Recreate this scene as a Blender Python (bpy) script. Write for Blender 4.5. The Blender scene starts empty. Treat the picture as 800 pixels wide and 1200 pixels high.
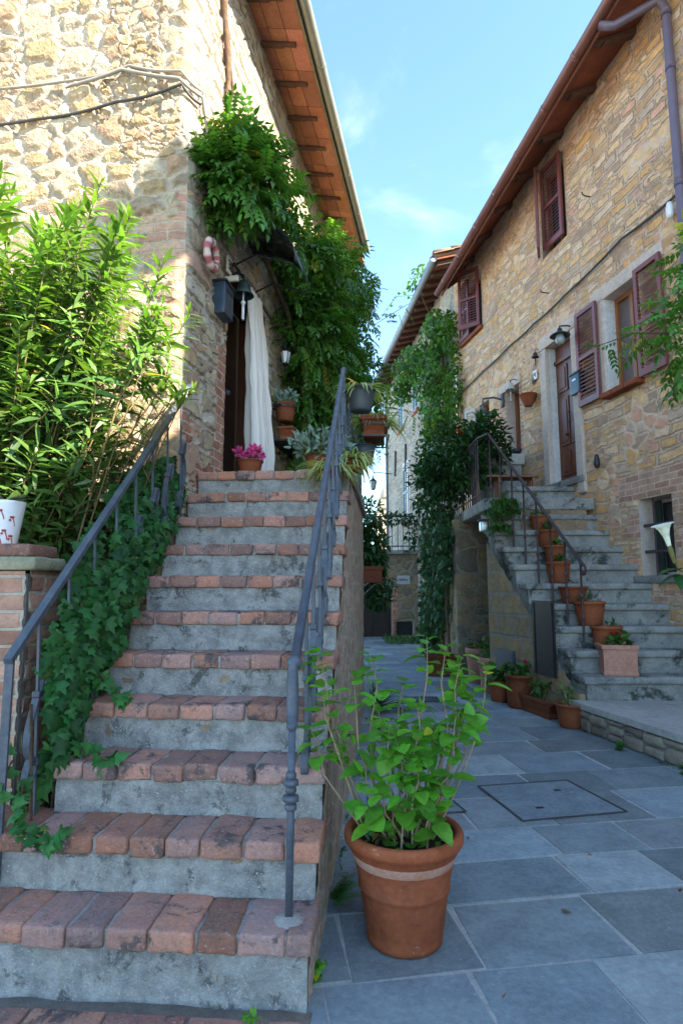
import bpy, math, random
from mathutils import Vector, Matrix, noise as mnoise
R = random.Random(7)
scene = bpy.context.scene
COL = scene.collection
V = Vector
rad = math.radians

# ---------------------------------------------------------------- mesh builder
class MB:
    def __init__(s): s.v=[]; s.f=[]; s.c=[]; s.m=[]; s.uv={}
    def add(s, vs, fs, col=(1,1,1), mi=0):
        b=len(s.v); s.v += [tuple(p) for p in vs]; s.c += [col]*len(vs)
        s.f += [tuple(i+b for i in f) for f in fs]; s.m += [mi]*len(fs)
    def obox(s, o, ex, ey, ez, col=(1,1,1), mi=0):      # o = one corner, three edge vectors
        o,ex,ey,ez=V(o),V(ex),V(ey),V(ez)
        p=[o,o+ex,o+ex+ey,o+ey,o+ez,o+ex+ez,o+ex+ey+ez,o+ey+ez]
        fs=[(3,2,1,0),(4,5,6,7),(0,1,5,4),(1,2,6,5),(2,3,7,6),(3,0,4,7)]
        if ex.cross(ey).dot(ez)<0: fs=[tuple(reversed(f)) for f in fs]
        s.add(p,fs,col,mi)
    def box(s, c, d, rz=0, col=(1,1,1), mi=0):          # centre, size
        a,b=math.cos(rz),math.sin(rz)
        ex=V((a,b,0))*d[0]; ey=V((-b,a,0))*d[1]; ez=V((0,0,d[2]))
        s.obox(V(c)-ex/2-ey/2-ez/2, ex,ey,ez,col,mi)
    def rbox(s, o, ex, ey, ez, r=.012, n=(6,5,3), amp=.004, col=(1,1,1), mi=0, sc=14, seed=0):
        """rounded, slightly irregular block"""
        o,ex,ey,ez=V(o),V(ex),V(ey),V(ez); L=(ex.length,ey.length,ez.length)
        ux,uy,uz=ex/L[0],ey/L[1],ez/L[2]
        flip = ux.cross(uy).dot(uz)<0
        idx={}; vs=[]; fs=[]
        def params(n,l):
            q=[0,r*.35,r]+[r+(l-2*r)*i/n for i in range(1,n)]+[l-r,l-r*.35,l]
            return q
        P=[params(n[i],L[i]) for i in range(3)]
        N=[len(p)-1 for p in P]
        def vert(i,j,k):
            key=(i,j,k)
            if key in idx: return idx[key]
            q=V((P[0][i],P[1][j],P[2][k]))
            inn=V([min(max(q[a],r),L[a]-r) for a in range(3)])
            d=q-inn
            if d.length>1e-9:
                m=max(abs(d[0]),abs(d[1]),abs(d[2])); q=inn+d.normalized()*m
            w=o+ux*q[0]+uy*q[1]+uz*q[2]
            ctr=V((L[0]/2,L[1]/2,L[2]/2)); dn=(q-ctr); dn=(ux*dn[0]/L[0]+uy*dn[1]/L[1]+uz*dn[2]/L[2]).normalized()
            e=mnoise.noise(w*sc+V((seed,0,0)))*amp+mnoise.noise(w*sc*3+V((seed,9,0)))*amp*.5
            idx[key]=len(vs); vs.append(w+dn*e); return idx[key]
        for a in range(3):
            b,c=(a+1)%3,(a+2)%3
            for side in (0,N[a]):
                for i in range(N[b]):
                    for j in range(N[c]):
                        ks=[]
                        for (x,y) in ((i,j),(i+1,j),(i+1,j+1),(i,j+1)):
                            t=[0,0,0]; t[a]=side; t[b]=x; t[c]=y; ks.append(vert(*t))
                        if (side==0)!=flip: ks.reverse()
                        fs.append(tuple(ks))
        s.add(vs,fs,col,mi)
    def tube(s, pts, r, n=8, col=(1,1,1), mi=0, cap=True):
        pts=[V(p) for p in pts]; m=len(pts)
        rs=r if isinstance(r,(list,tuple)) else [r]*m
        vs=[]; fs=[]; up=None
        for i,p in enumerate(pts):
            t=(pts[min(i+1,m-1)]-pts[max(i-1,0)]).normalized()
            if up is None:
                up=V((0,0,1)) if abs(t.z)<.9 else V((1,0,0))
            a=t.cross(up)
            if a.length<1e-6: a=t.cross(V((1,.3,.2)))
            a.normalize(); b=a.cross(t).normalized(); up=b
            for k in range(n):
                th=2*math.pi*k/n; vs.append(p+a*math.cos(th)*rs[i]+b*math.sin(th)*rs[i])
        for i in range(m-1):
            for k in range(n):
                k2=(k+1)%n; fs.append((i*n+k,(i+1)*n+k,(i+1)*n+k2,i*n+k2)[::-1])
        if cap:
            fs.append(tuple(range(n))); fs.append(tuple((m-1)*n+k for k in reversed(range(n))))
        s.add(vs,fs,col,mi)
    def strap(s, pts, w, th, side, col=(1,1,1)):         # flat iron bar along pts, width along side
        pts=[V(p) for p in pts]; side=V(side).normalized(); m=len(pts); vs=[]; fs=[]
        for i,p in enumerate(pts):
            t=(pts[min(i+1,m-1)]-pts[max(i-1,0)]).normalized(); nn=t.cross(side).normalized()
            for a,b in ((-1,-1),(1,-1),(1,1),(-1,1)): vs.append(p+side*w/2*a+nn*th/2*b)
        for i in range(m-1):
            for k in range(4):
                k2=(k+1)%4; fs.append((i*4+k,i*4+k2,(i+1)*4+k2,(i+1)*4+k))
        fs.append((3,2,1,0)); fs.append(tuple((m-1)*4+k for k in range(4)))
        s.add(vs,fs,col)
    def lathe(s, prof, c, n=32, col=(1,1,1), mi=0, sx=1, sy=1, wob=0, axis=None):
        c=V(c); vs=[]; fs=[]; m=len(prof)
        rot = V((0,0,1)).rotation_difference(V(axis)).to_matrix() if axis else None
        for r,z in prof:
            for k in range(n):
                th=2*math.pi*k/n; q=V((r*sx*math.cos(th),r*sy*math.sin(th),z))
                if wob: q.x*=1+wob*mnoise.noise(V((math.cos(th),math.sin(th),z*3))); q.y*=1+wob*mnoise.noise(V((math.sin(th),math.cos(th),z*3+4)))
                if rot: q=rot@q
                vs.append(c+q)
        for i in range(m-1):
            for k in range(n):
                k2=(k+1)%n; fs.append((i*n+k,i*n+k2,(i+1)*n+k2,(i+1)*n+k))
        s.add(vs,fs,col,mi)
    def sphere(s,c,r,n=10,col=(1,1,1),mi=0,sz=1):
        m=n//2+1
        s.lathe([(max(1e-4,r*math.sin(math.pi*i/m)),-r*sz*math.cos(math.pi*i/m)) for i in range(m+1)],c,n,col,mi)
    def poly_prism(s, pts2, f3, o0, o1, col=(1,1,1), mi=0):
        """pts2 outline (a,b) in a plane; f3(a,b,o) -> world; extruded from o0 to o1"""
        n=len(pts2); vs=[f3(a,b,o0) for a,b in pts2]+[f3(a,b,o1) for a,b in pts2]
        fs=[tuple(range(n)),tuple(reversed(range(n,2*n)))]+[(i,i+n,(i+1)%n+n,(i+1)%n) for i in range(n)]
        s.add(vs,fs,col,mi)
    def build(s, name, mat, parent=None, smooth=False, base=None, fixn=False):
        off=V((0,0,0))
        q=parent
        while q is not None:
            off+=V(q.location); q=q.parent
        if parent is None and base is not None: off=V(base)
        me=bpy.data.meshes.new(name); me.from_pydata([(p[0]-off[0],p[1]-off[1],p[2]-off[2]) for p in s.v],[],s.f)
        at=me.color_attributes.new('Col','FLOAT_COLOR','POINT')
        buf=[]
        for c in s.c: buf += [c[0],c[1],c[2],1]
        at.data.foreach_set('color',buf)
        mats=mat if isinstance(mat,(list,tuple)) else [mat]
        for m in mats: me.materials.append(m)
        if len(mats)>1: me.polygons.foreach_set('material_index',s.m)
        if s.uv:
            ul=me.uv_layers.new(name='UVMap'); li=[0]*len(me.loops); me.loops.foreach_get('vertex_index',li)
            b2=[]
            for i in li: b2 += list(s.uv[i])
            ul.data.foreach_set('uv',b2)
        if smooth: me.polygons.foreach_set('use_smooth',[True]*len(me.polygons))
        me.update()
        if fixn:
            import bmesh
            bm=bmesh.new(); bm.from_mesh(me); bmesh.ops.recalc_face_normals(bm,faces=bm.faces); bm.to_mesh(me); bm.free()
        o=bpy.data.objects.new(name,me); COL.objects.link(o)
        if parent is not None: o.parent=parent
        elif base is not None: o.location=base
        return o

def tag(o,label=None,cat=None,group=None,kind=None):
    if label: o['label']=label
    if cat: o['category']=cat
    if group: o['group']=group
    if kind: o['kind']=kind
    return o
def thing(name,label,cat,loc=(0,0,0),group=None):
    o=bpy.data.objects.new(name,None); o.empty_display_size=.1; COL.objects.link(o); o.location=loc
    return tag(o,label,cat,group)

# ---------------------------------------------------------------- materials
class NT:
    def __init__(s,name):
        s.mat=bpy.data.materials.new(name); s.mat.use_nodes=True; s.t=s.mat.node_tree
        s.b=s.t.nodes['Principled BSDF']; s.out=s.t.nodes['Material Output']
    def n(s,ty,**kw):
        nd=s.t.nodes.new(ty)
        for k,v in kw.items():
            if k.startswith('_'): setattr(nd,k[1:],v)
            else: nd.inputs[k.replace('__',' ')].default_value=v
        return nd
    def l(s,a,b): s.t.links.new(a,b)
    def val(s,x):
        return x
    def math(s,op,a,b=None,c=None,clamp=False):
        nd=s.t.nodes.new('ShaderNodeMath'); nd.operation=op; nd.use_clamp=clamp
        for i,x in enumerate((a,b,c)):
            if x is None: continue
            if isinstance(x,(int,float)): nd.inputs[i].default_value=x
            else: s.l(x,nd.inputs[i])
        return nd.outputs[0]
    def mix(s,fac,a,b,mode='MIX'):
        nd=s.t.nodes.new('ShaderNodeMix'); nd.data_type='RGBA'; nd.blend_type=mode
        for i,x in ((0,fac),(6,a),(7,b)):
            if isinstance(x,(int,float)): nd.inputs[i].default_value=x
            elif isinstance(x,(tuple,list)): nd.inputs[i].default_value=(*x[:3],1)
            else: s.l(x,nd.inputs[i])
        return nd.outputs[2]
    def noise(s,vec,scale,detail=4,rough=.6,dist=0):
        nd=s.n('ShaderNodeTexNoise',Scale=scale,Detail=detail,Roughness=rough,Distortion=dist)
        if vec is not None: s.l(vec,nd.inputs['Vector'])
        return nd
    def ramp(s,fac,stops,interp='LINEAR'):
        nd=s.t.nodes.new('ShaderNodeValToRGB'); cr=nd.color_ramp; cr.interpolation=interp
        while len(cr.elements)<len(stops): cr.elements.new(.5)
        for e,(p,c) in zip(cr.elements,stops):
            e.position=p; e.color=(*c,1) if len(c)==3 else c
        s.l(fac,nd.inputs[0]); return nd.outputs[0]
    def maprange(s,x,a,b,c=0,d=1,smooth=True):
        nd=s.t.nodes.new('ShaderNodeMapRange'); nd.interpolation_type='SMOOTHSTEP' if smooth else 'LINEAR'
        s.l(x,nd.inputs[0])
        for i,v in enumerate((a,b,c,d)): nd.inputs[i+1].default_value=v
        return nd.outputs[0]
    def coord(s,kind='Object'):
        return s.t.nodes.new('ShaderNodeTexCoord').outputs[kind]
    def attr(s,name='Col'):
        nd=s.t.nodes.new('ShaderNodeAttribute'); nd.attribute_name=name; return nd
    def bump(s,h,strength=.4,dist=.01):
        nd=s.t.nodes.new('ShaderNodeBump'); nd.inputs['Strength'].default_value=strength; nd.inputs['Distance'].default_value=dist
        s.l(h,nd.inputs['Height']); s.l(nd.outputs[0],s.b.inputs['Normal'])
    def base(s,c,rough=.8,spec=.3):
        if isinstance(c,(tuple,list)): s.b.inputs['Base Color'].default_value=(*c[:3],1)
        else: s.l(c,s.b.inputs['Base Color'])
        if isinstance(rough,(int,float)): s.b.inputs['Roughness'].default_value=rough
        else: s.l(rough,s.b.inputs['Roughness'])
        s.b.inputs['Specular IOR Level'].default_value=spec

def rubble(name,stones,mortar,scale=3.0,ratio=1.5,disp=.03,mw=(.03,.11),bricks=((.36,.14,.09),(.45,.23,.15),(.30,.12,.09)),small=2.1,fine=.4,bw=.25,bh=.078,bms=.009,course=None):
    N=NT(name); uv=N.coord('UV')
    nz=N.noise(uv,2.6,3,.6); sub=N.t.nodes.new('ShaderNodeVectorMath'); sub.operation='SUBTRACT'; N.l(nz.outputs['Color'],sub.inputs[0]); sub.inputs[1].default_value=(.5,.5,.5)
    mul=N.t.nodes.new('ShaderNodeVectorMath'); mul.operation='MULTIPLY_ADD'; N.l(sub.outputs[0],mul.inputs[0]); mul.inputs[1].default_value=(.26,.20,0); N.l(uv,mul.inputs[2])
    nz2=N.noise(uv,11,3,.6); mul2=N.t.nodes.new('ShaderNodeVectorMath'); mul2.operation='MULTIPLY_ADD'; N.l(nz2.outputs['Color'],mul2.inputs[0]); mul2.inputs[1].default_value=(.075,.06,0); N.l(mul.outputs[0],mul2.inputs[2])
    mp=N.t.nodes.new('ShaderNodeMapping'); mp.inputs['Scale'].default_value=(1,ratio,1); N.l(mul2.outputs[0],mp.inputs[0]); vec=mp.outputs[0]
    def vor(sc,feat):
        v=N.n('ShaderNodeTexVoronoi',Scale=sc,Randomness=.92,_voronoi_dimensions='2D',_feature=feat); N.l(vec,v.inputs['Vector']); return v
    a1,e1=vor(scale,'F1'),vor(scale,'DISTANCE_TO_EDGE'); a2,e2=vor(scale*small,'F1'),vor(scale*small,'DISTANCE_TO_EDGE')
    big=N.noise(uv,1.1,2,.5).outputs[0]; sel=N.math('GREATER_THAN',big,.56)
    edge=N.mix(sel,e1.outputs['Distance'],e2.outputs['Distance']); cc=N.mix(sel,a1.outputs['Color'],a2.outputs['Color'])
    sp=N.t.nodes.new('ShaderNodeSeparateColor'); N.l(cc,sp.inputs[0])
    f1=N.noise(uv,9,5,.65).outputs[0]; f2=N.noise(uv,38,5,.7).outputs[0]
    em=N.math('ADD',edge,N.math('MULTIPLY',N.math('SUBTRACT',f1,.5),.16))
    if course:
        cw,ch=course
        mc=N.t.nodes.new('ShaderNodeVectorMath'); mc.operation='MULTIPLY_ADD'; N.l(sub.outputs[0],mc.inputs[0]); mc.inputs[1].default_value=(.13,.10,0); N.l(uv,mc.inputs[2])
        md=N.t.nodes.new('ShaderNodeVectorMath'); md.operation='MULTIPLY_ADD'; N.l(nz2.outputs['Color'],md.inputs[0]); md.inputs[1].default_value=(.075,.06,0); N.l(mc.outputs[0],md.inputs[2])
        def brk(w,h,off):
            b=N.n('ShaderNodeTexBrick',Scale=1.0,Mortar__Size=h*.20,Mortar__Smooth=1.0,Bias=0.0,Brick__Width=w,Row__Height=h,_offset=off,_squash=1.6,_squash_frequency=3)
            b.inputs['Color1'].default_value=(0,0,0,1); b.inputs['Color2'].default_value=(1,1,1,1); b.inputs['Mortar'].default_value=(.5,.5,.5,1); N.l(md.outputs[0],b.inputs['Vector']); return b
        b1,b2=brk(cw,ch,.37),brk(cw*.55,ch*.5,.43)
        s2=N.math('GREATER_THAN',N.noise(uv,1.5,2,.5).outputs[0],.54)
        bf=N.mix(s2,b1.outputs['Fac'],b2.outputs['Fac']); bcx=N.mix(s2,b1.outputs['Color'],b2.outputs['Color'])
        # decorrelate the three random numbers of each block
        wn=N.t.nodes.new('ShaderNodeTexWhiteNoise'); wn.noise_dimensions='3D'; N.l(bcx,wn.inputs['Vector'])
        se=N.math('MULTIPLY',N.math('SUBTRACT',1.0,bf),.22)
        s3=N.math('GREATER_THAN',N.noise(uv,.9,2,.5).outputs[0],.57)
        smear=N.math('MULTIPLY',N.math('SUBTRACT',N.noise(uv,3.4,3,.6).outputs[0],.5),.34); em=N.mix(s3,N.math('ADD',N.math('ADD',se,smear),N.math('MULTIPLY',N.math('SUBTRACT',f1,.5),.22)),em)
        cc=N.mix(s3,wn.outputs['Color'],cc); sp=N.t.nodes.new('ShaderNodeSeparateColor'); N.l(cc,sp.inputs[0])
    # some stones are buried deeper in the mortar
    em=N.math('SUBTRACT',em,N.math('MULTIPLY',sp.outputs[1],.07))
    mask=N.maprange(em,mw[0],mw[1])
    st=N.ramp(sp.outputs[0],[(i/len(stones),c) for i,c in enumerate(stones)],'CONSTANT')
    var=N.maprange(f1,.2,.8,.62,1.3,False); fv=N.maprange(f2,.25,.75,.8,1.16,False)
    vc=N.t.nodes.new('ShaderNodeCombineColor'); vv=N.math('MULTIPLY',var,fv)
    for i in range(3): N.l(vv,vc.inputs[i])
    st=N.mix(1.0,st,vc.outputs[0],'MULTIPLY')
    mo=N.mix(N.maprange(f1,.3,.7),tuple(x*.8 for x in mortar),mortar); mo=N.mix(1.0,mo,N.ramp(f2,[(.3,(.78,.78,.78)),(.7,(1.12,1.1,1.08))]),'MULTIPLY')
    col=N.mix(mask,mo,st)
    # brick areas
    wm=N.attr('Wm'); sw=N.t.nodes.new('ShaderNodeSeparateColor'); N.l(wm.outputs['Color'],sw.inputs[0])
    mb=N.t.nodes.new('ShaderNodeVectorMath'); mb.operation='MULTIPLY_ADD'; N.l(sub.outputs[0],mb.inputs[0]); mb.inputs[1].default_value=(.045,.035,0); N.l(uv,mb.inputs[2])
    bt=N.n('ShaderNodeTexBrick',Scale=1.0,Mortar__Size=bms,Mortar__Smooth=.4,Bias=0.0,Brick__Width=bw,Row__Height=bh,_offset=.46)
    bt.inputs['Color1'].default_value=(0,0,0,1); bt.inputs['Color2'].default_value=(1,1,1,1); bt.inputs['Mortar'].default_value=(.5,.5,.5,1); N.l(mb.outputs[0],bt.inputs['Vector'])
    bc=N.ramp(bt.outputs['Color'],[(0,bricks[0]),(.35,bricks[1]),(.7,bricks[2]),(1,tuple(x*1.15 for x in bricks[1]))]); bc=N.mix(1.0,bc,vc.outputs[0],'MULTIPLY')
    bm=N.math('SUBTRACT',1.0,N.maprange(N.math('ADD',bt.outputs['Fac'],N.math('MULTIPLY',N.math('SUBTRACT',f1,.5),.9)),.2,.75))
    bcol=N.mix(bm,mo,bc)
    bsel=N.maprange(N.math('ADD',sw.outputs[0],N.math('MULTIPLY',N.math('SUBTRACT',N.noise(uv,2.2,3,.6).outputs[0],.5),1.3)),.48,.54)
    col=N.mix(bsel,col,bcol)
    # weather streaks and grime with their own outline
    gr=N.maprange(N.noise(uv,1.7,6,.7).outputs[0],.58,.74); col=N.mix(N.math('MULTIPLY',gr,.35),col,(.16,.14,.12))
    N.base(col,.92,.15)
    hs=N.math('MULTIPLY',mask,N.math('ADD',.45,N.math('MULTIPLY',sp.outputs[2],.75)))
    hs=N.math('ADD',N.math('MULTIPLY',hs,disp),N.math('MULTIPLY',f1,disp*fine)); hq=min(1.0,disp/.022); hb=N.math('ADD',N.math('MULTIPLY',bm,.014*hq),N.math('MULTIPLY',f1,.016*hq))
    hmix=N.t.nodes.new('ShaderNodeMix'); hmix.data_type='FLOAT'; N.l(bsel,hmix.inputs[0]); N.l(hs,hmix.inputs[2]); N.l(hb,hmix.inputs[3])
    h=N.math('MULTIPLY',N.math('ADD',hmix.outputs[0],N.math('MULTIPLY',f2,.006*min(1.0,disp/.016))),sw.outputs[1])
    dn=N.t.nodes.new('ShaderNodeDisplacement'); dn.inputs['Midlevel'].default_value=0; dn.inputs['Scale'].default_value=1; N.l(h,dn.inputs['Height']); N.l(dn.outputs[0],N.out.inputs['Displacement'])
    N.mat.displacement_method='BOTH'
    return N.mat

def rough_mat(name,c1,c2,scale=6,rough=.9,bump=.5,speck=None,dist=.01,stain=None,tint=False,spec=.2,spk=4.5):
    N=NT(name); co=N.coord('Object')
    n1=N.noise(co,scale,6,.65).outputs[0]; n2=N.noise(co,scale*7,4,.7).outputs[0]
    c=N.mix(N.maprange(n1,.32,.68),c1,c2)
    if tint:
        c=N.mix(1.0,c,N.attr('Col').outputs['Color'],'MULTIPLY')
    if stain: c=N.mix(N.maprange(N.noise(co,scale*.55,8,.75,.4).outputs[0],stain[1],stain[1]+.10),c,stain[0])
    if speck: c=N.mix(N.maprange(N.noise(co,scale*spk,4,.85).outputs[0],speck[1],speck[1]+.08),c,speck[0])
    c=N.mix(1.0,c,N.ramp(n2,[(.3,(.8,.8,.8)),(.7,(1.15,1.15,1.15))]),'MULTIPLY')
    N.base(c,rough,spec); N.bump(N.math('ADD',n1,N.math('MULTIPLY',n2,.6)),bump,dist); return N.mat

def leaf_mat(name,c,trans=.35,rough=.42,spec=.4,young=None):
    N=NT(name); a=N.attr('Col').outputs['Color']
    N.t.nodes.remove(N.b)
    co=N.coord('Object'); nz=N.ramp(N.noise(co,30,2,.6).outputs[0],[(.3,(.8,.8,.8)),(.7,(1.18,1.18,1.1))])
    base=N.mix(1.0,N.mix(1.0,c,a,'MULTIPLY'),nz,'MULTIPLY')
    d=N.n('ShaderNodeBsdfPrincipled',Roughness=rough); d.inputs['Specular IOR Level'].default_value=spec; N.l(base,d.inputs['Base Color'])
    tr=N.n('ShaderNodeBsdfTranslucent'); N.l(N.mix(1.0,base,(1.5,1.6,.6),'MULTIPLY'),tr.inputs['Color'])
    ms=N.n('ShaderNodeMixShader'); ms.inputs[0].default_value=trans; N.l(d.outputs[0],ms.inputs[1]); N.l(tr.outputs[0],ms.inputs[2]); N.l(ms.outputs[0],N.out.inputs['Surface'])
    return N.mat
def simple(name,c,rough=.5,metal=0,spec=.4,var=.25,scale=12,bump=.08):
    N=NT(name); co=N.coord('Object'); n=N.noise(co,scale,5,.65).outputs[0]
    N.base(N.mix(1.0,c,N.ramp(n,[(.25,(1-var,)*3),(.75,(1+var,)*3)]),'MULTIPLY'),N.maprange(n,.2,.8,max(.05,rough-.1),min(1,rough+.12)),spec)
    N.b.inputs['Metallic'].default_value=metal; N.bump(n,bump,.01); return N.mat
def wood(name,c1,c2,rough=.5,vert=True,spec=.35):
    N=NT(name); co=N.coord('Object'); mp=N.t.nodes.new('ShaderNodeMapping'); mp.inputs['Scale'].default_value=(18,18,1.2) if vert else (3,3,20); N.l(co,mp.inputs[0])
    n=N.noise(mp.outputs[0],1.6,5,.65,.6).outputs[0]; N.base(N.mix(N.maprange(n,.3,.7),c1,c2),rough,spec); N.bump(n,.25,.006); return N.mat
def glass_mat(name,c,rough=.08):
    N=NT(name); N.base(c,rough,.6); return N.mat

M={}
cream=[(.40,.31,.20),(.34,.24,.13),(.44,.36,.25),(.29,.22,.15),(.38,.28,.16),(.36,.23,.14),(.42,.33,.21)]

ochre=[(.60,.34,.15),(.66,.44,.24),(.52,.31,.16),(.63,.36,.16),(.52,.38,.28),(.68,.48,.32),(.40,.27,.19),(.66,.42,.23),(.62,.34,.23),(.67,.46,.30)]
greyst=[(.42,.38,.31),(.48,.42,.34),(.36,.32,.27),(.46,.38,.28),(.40,.36,.31),(.33,.28,.23)]
M['wallF']=rubble('rubble_stone_cream',cream,(.47,.385,.285),3.9,1.45,.036,(-.02,.20),fine=1.15,bricks=((.42,.23,.16),(.50,.33,.23),(.38,.19,.13)))
M['wallS']=rubble('rubble_stone_side',[(.44,.34,.22),(.50,.41,.28),(.38,.30,.20),(.46,.32,.18),(.42,.28,.2),(.46,.40,.31)],(.56,.48,.39),3.0,1.25,.028,(.03,.17),course=(.36,.19))
M['wallR']=rubble('rubble_stone_ochre',ochre,(.68,.52,.39),5.0,1.2,.011,(-.03,.17),small=2.4,course=(.30,.15),bricks=((.44,.25,.18),(.50,.33,.24),(.38,.20,.14)))
M['wallH2']=rubble('rubble_stone_grey',greyst,(.52,.48,.42),3.6,1.4,.02,(.03,.12),course=(.38,.18))
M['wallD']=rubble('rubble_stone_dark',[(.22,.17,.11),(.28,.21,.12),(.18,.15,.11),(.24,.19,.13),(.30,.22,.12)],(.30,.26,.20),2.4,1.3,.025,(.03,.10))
M['ashlar']=rubble('ashlar_stone',[(.25,.20,.14),(.32,.25,.15),(.22,.19,.15),(.28,.23,.16)],(.30,.28,.25),2.6,1.0,.02,(.02,.06),small=1.5,bricks=((.30,.21,.11),(.36,.26,.14),(.25,.19,.12)),bw=.36,bh=.27,bms=.022)
M['flank']=rubble('stair_flank_masonry',[(.32,.26,.20),(.38,.31,.23),(.28,.23,.18),(.35,.23,.17)],(.46,.38,.31),4.5,1.5,.005,(.0,.16),bricks=((.34,.17,.11),(.40,.24,.16),(.27,.14,.10)))
M['brick']=rubble('brick_masonry',cream,(.44,.38,.31),3,1.3,.02,(.03,.1),bricks=((.34,.16,.11),(.42,.25,.18),(.28,.14,.10)))
M['nosing']=rough_mat('worn_brick',(.44,.21,.15),(.33,.185,.15),11,.92,.9,speck=((.40,.34,.31),.58),stain=((.11,.08,.075),.525),tint=True,dist=.012,spk=6)
M['mortar']=rough_mat('grey_mortar',(.36,.33,.30),(.26,.24,.22),14,.95,.6)
M['riser']=rough_mat('weathered_cement',(.36,.35,.33),(.20,.197,.19),13,.95,1.1,speck=((.54,.53,.50),.575),stain=((.10,.10,.096),.535),dist=.012,spk=8)
M['sidewall']=rough_mat('stained_plaster_wall',(.34,.24,.16),(.22,.15,.10),3.5,.95,.9,speck=((.40,.33,.26),.62),stain=((.12,.09,.07),.56),dist=.03)
M['slab']=rough_mat('grey_paving_stone',(.245,.288,.305),(.18,.213,.232),5.0,.8,.75,tint=True,speck=((.37,.375,.37),.60),stain=((.15,.155,.155),.61),spk=11,dist=.006,spec=.35)
M['joint']=rough_mat('paving_joint_mortar',(.46,.445,.42),(.35,.34,.32),10,.95,.6)
M['stonestep']=rough_mat('weathered_travertine',(.30,.295,.275),(.19,.19,.18),5,.9,.7,speck=((.44,.43,.41),.62),stain=((.06,.065,.055),.52),spk=8)
M['platform']=rough_mat('pale_stone_slab',(.44,.42,.39),(.36,.35,.33),3,.8,.3,stain=((.25,.25,.24),.62))
M['terra']=rough_mat('terracotta',(.25,.072,.030),(.19,.055,.024),5,.75,.2,speck=((.32,.14,.09),.68),stain=((.17,.058,.032),.58),tint=True)
M['terralight']=rough_mat('terracotta_dusty',(.47,.23,.17),(.41,.19,.135),5,.85,.2,speck=((.52,.36,.29),.64),tint=True)
M['terraband']=rough_mat('chalky_terracotta',(.42,.19,.125),(.50,.30,.235),9,.9,.4)
M['terrabig']=rough_mat('limed_terracotta',(.29,.082,.035),(.22,.06,.026),6,.7,.3,speck=((.36,.17,.11),.63),stain=((.36,.18,.125),.64),tint=True,spk=3)
M['soil']=rough_mat('potting_soil',(.06,.04,.03),(.03,.02,.015),30,1,1)
M['iron']=rough_mat('grey_wrought_iron',(.085,.10,.125),(.055,.065,.085),14,.5,.35,speck=((.17,.08,.045),.62),dist=.004,spec=.45)
M['ironlight']=simple('weathered_and_sunlit_iron',(.42,.40,.38),.6,.0,.4,.2,20)
M['rust']=simple('rusty_iron',(.075,.05,.052),.7,.1,.3,.35,20)
M['gutterR']=simple('brown_gutter_metal',(.17,.07,.055),.45,.1,.5,.15,6)
M['pipe']=simple('grey_violet_pipe',(.13,.10,.14),.45,.1,.5,.15,6)
M['gutterL']=simple('galvanised_gutter',(.27,.27,.22),.5,.2,.5,.2,6)
M['fascia']=rough_mat('weathered_eave_board',(.26,.21,.12),(.19,.15,.09),8,.9,.4)
M['gutterD']=simple('dark_grey_gutter',(.16,.19,.22),.5,.1,.4,.2,6)
M['plank']=rough_mat('terracotta_eave_tile',(.45,.195,.11),(.35,.14,.075),5,.85,.3,speck=((.50,.27,.17),.66),stain=((.30,.12,.07),.62),tint=True)
M['plankR']=rough_mat('dark_terracotta_eave_tile',(.27,.09,.05),(.20,.07,.04),5,.85,.3)
M['rooftile']=rough_mat('old_roof_tile',(.36,.22,.14),(.26,.17,.11),4,.9,.5,speck=((.45,.42,.32),.6),stain=((.14,.12,.09),.6))
M['rafter']=wood('dark_rafter_timber',(.13,.062,.036),(.075,.036,.024),.8,False)
M['shutter']=simple('wine_brown_paint',(.17,.05,.05),.42,0,.45,.22,8,.1)
M['blueshutter']=simple('faded_blue_paint',(.20,.30,.36),.5,0,.4,.2,8,.1)
M['door']=wood('varnished_door_wood',(.17,.06,.032),(.11,.04,.024),.35)
M['doordark']=wood('dark_old_door_wood',(.07,.035,.02),(.04,.02,.013),.5)
M['framewood']=wood('honey_window_wood',(.33,.13,.05),(.24,.09,.04),.4)
M['surround']=rough_mat('pale_door_surround',(.55,.46,.40),(.48,.40,.35),3,.85,.3,stain=((.42,.36,.31),.6))
M['whitewash']=rough_mat('white_plaster_reveal',(.66,.64,.62),(.56,.55,.54),4,.85,.3,stain=((.42,.40,.38),.64))
M['glass']=glass_mat('dark_window_glass',(.03,.035,.045))
M['pane']=glass_mat('curtained_glass',(.13,.105,.11),.15)
M['black']=simple('black_painted_metal',(.018,.02,.024),.4,.1,.5,.3,20)
M['mbox']=simple('slate_blue_letterbox',(.035,.055,.085),.4,.2,.5,.2,10)
M['bell']=simple('green_black_bell',(.03,.05,.05),.45,.3,.5,.2,10)
M['white']=simple('white_glaze',(.74,.75,.78),.3,0,.5,.05,5,.02)
M['cream']=simple('cream_ceramic',(.62,.58,.48),.4,0,.4,.1,8,.02)
M['redpaint']=simple('red_painted_motif',(.36,.05,.04),.4,0,.4,.2,20)
M['ink']=simple('dark_lettering',(.03,.03,.035),.5)
M['inkblue']=simple('blue_lettering',(.03,.08,.25),.5)
M['plastic']=simple('dark_grey_plastic_pot',(.055,.065,.075),.5,0,.4,.15,8,.03)
M['canopy']=simple('smoked_canopy_sheet',(.05,.05,.045),.25,0,.5,.2,4,.03)
M['steel']=simple('bright_lamp_steel',(.55,.60,.66),.3,.6,.5,.1,8,.02)
M['lampglass']=glass_mat('lamp_glass',(.30,.36,.38),.1)
M['bark']=rough_mat('brown_bark',(.16,.10,.06),(.09,.06,.04),20,.9,.8)
M['stem']=rough_mat('green_brown_stem',(.20,.15,.07),(.14,.13,.05),20,.8,.3,tint=True)
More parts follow.
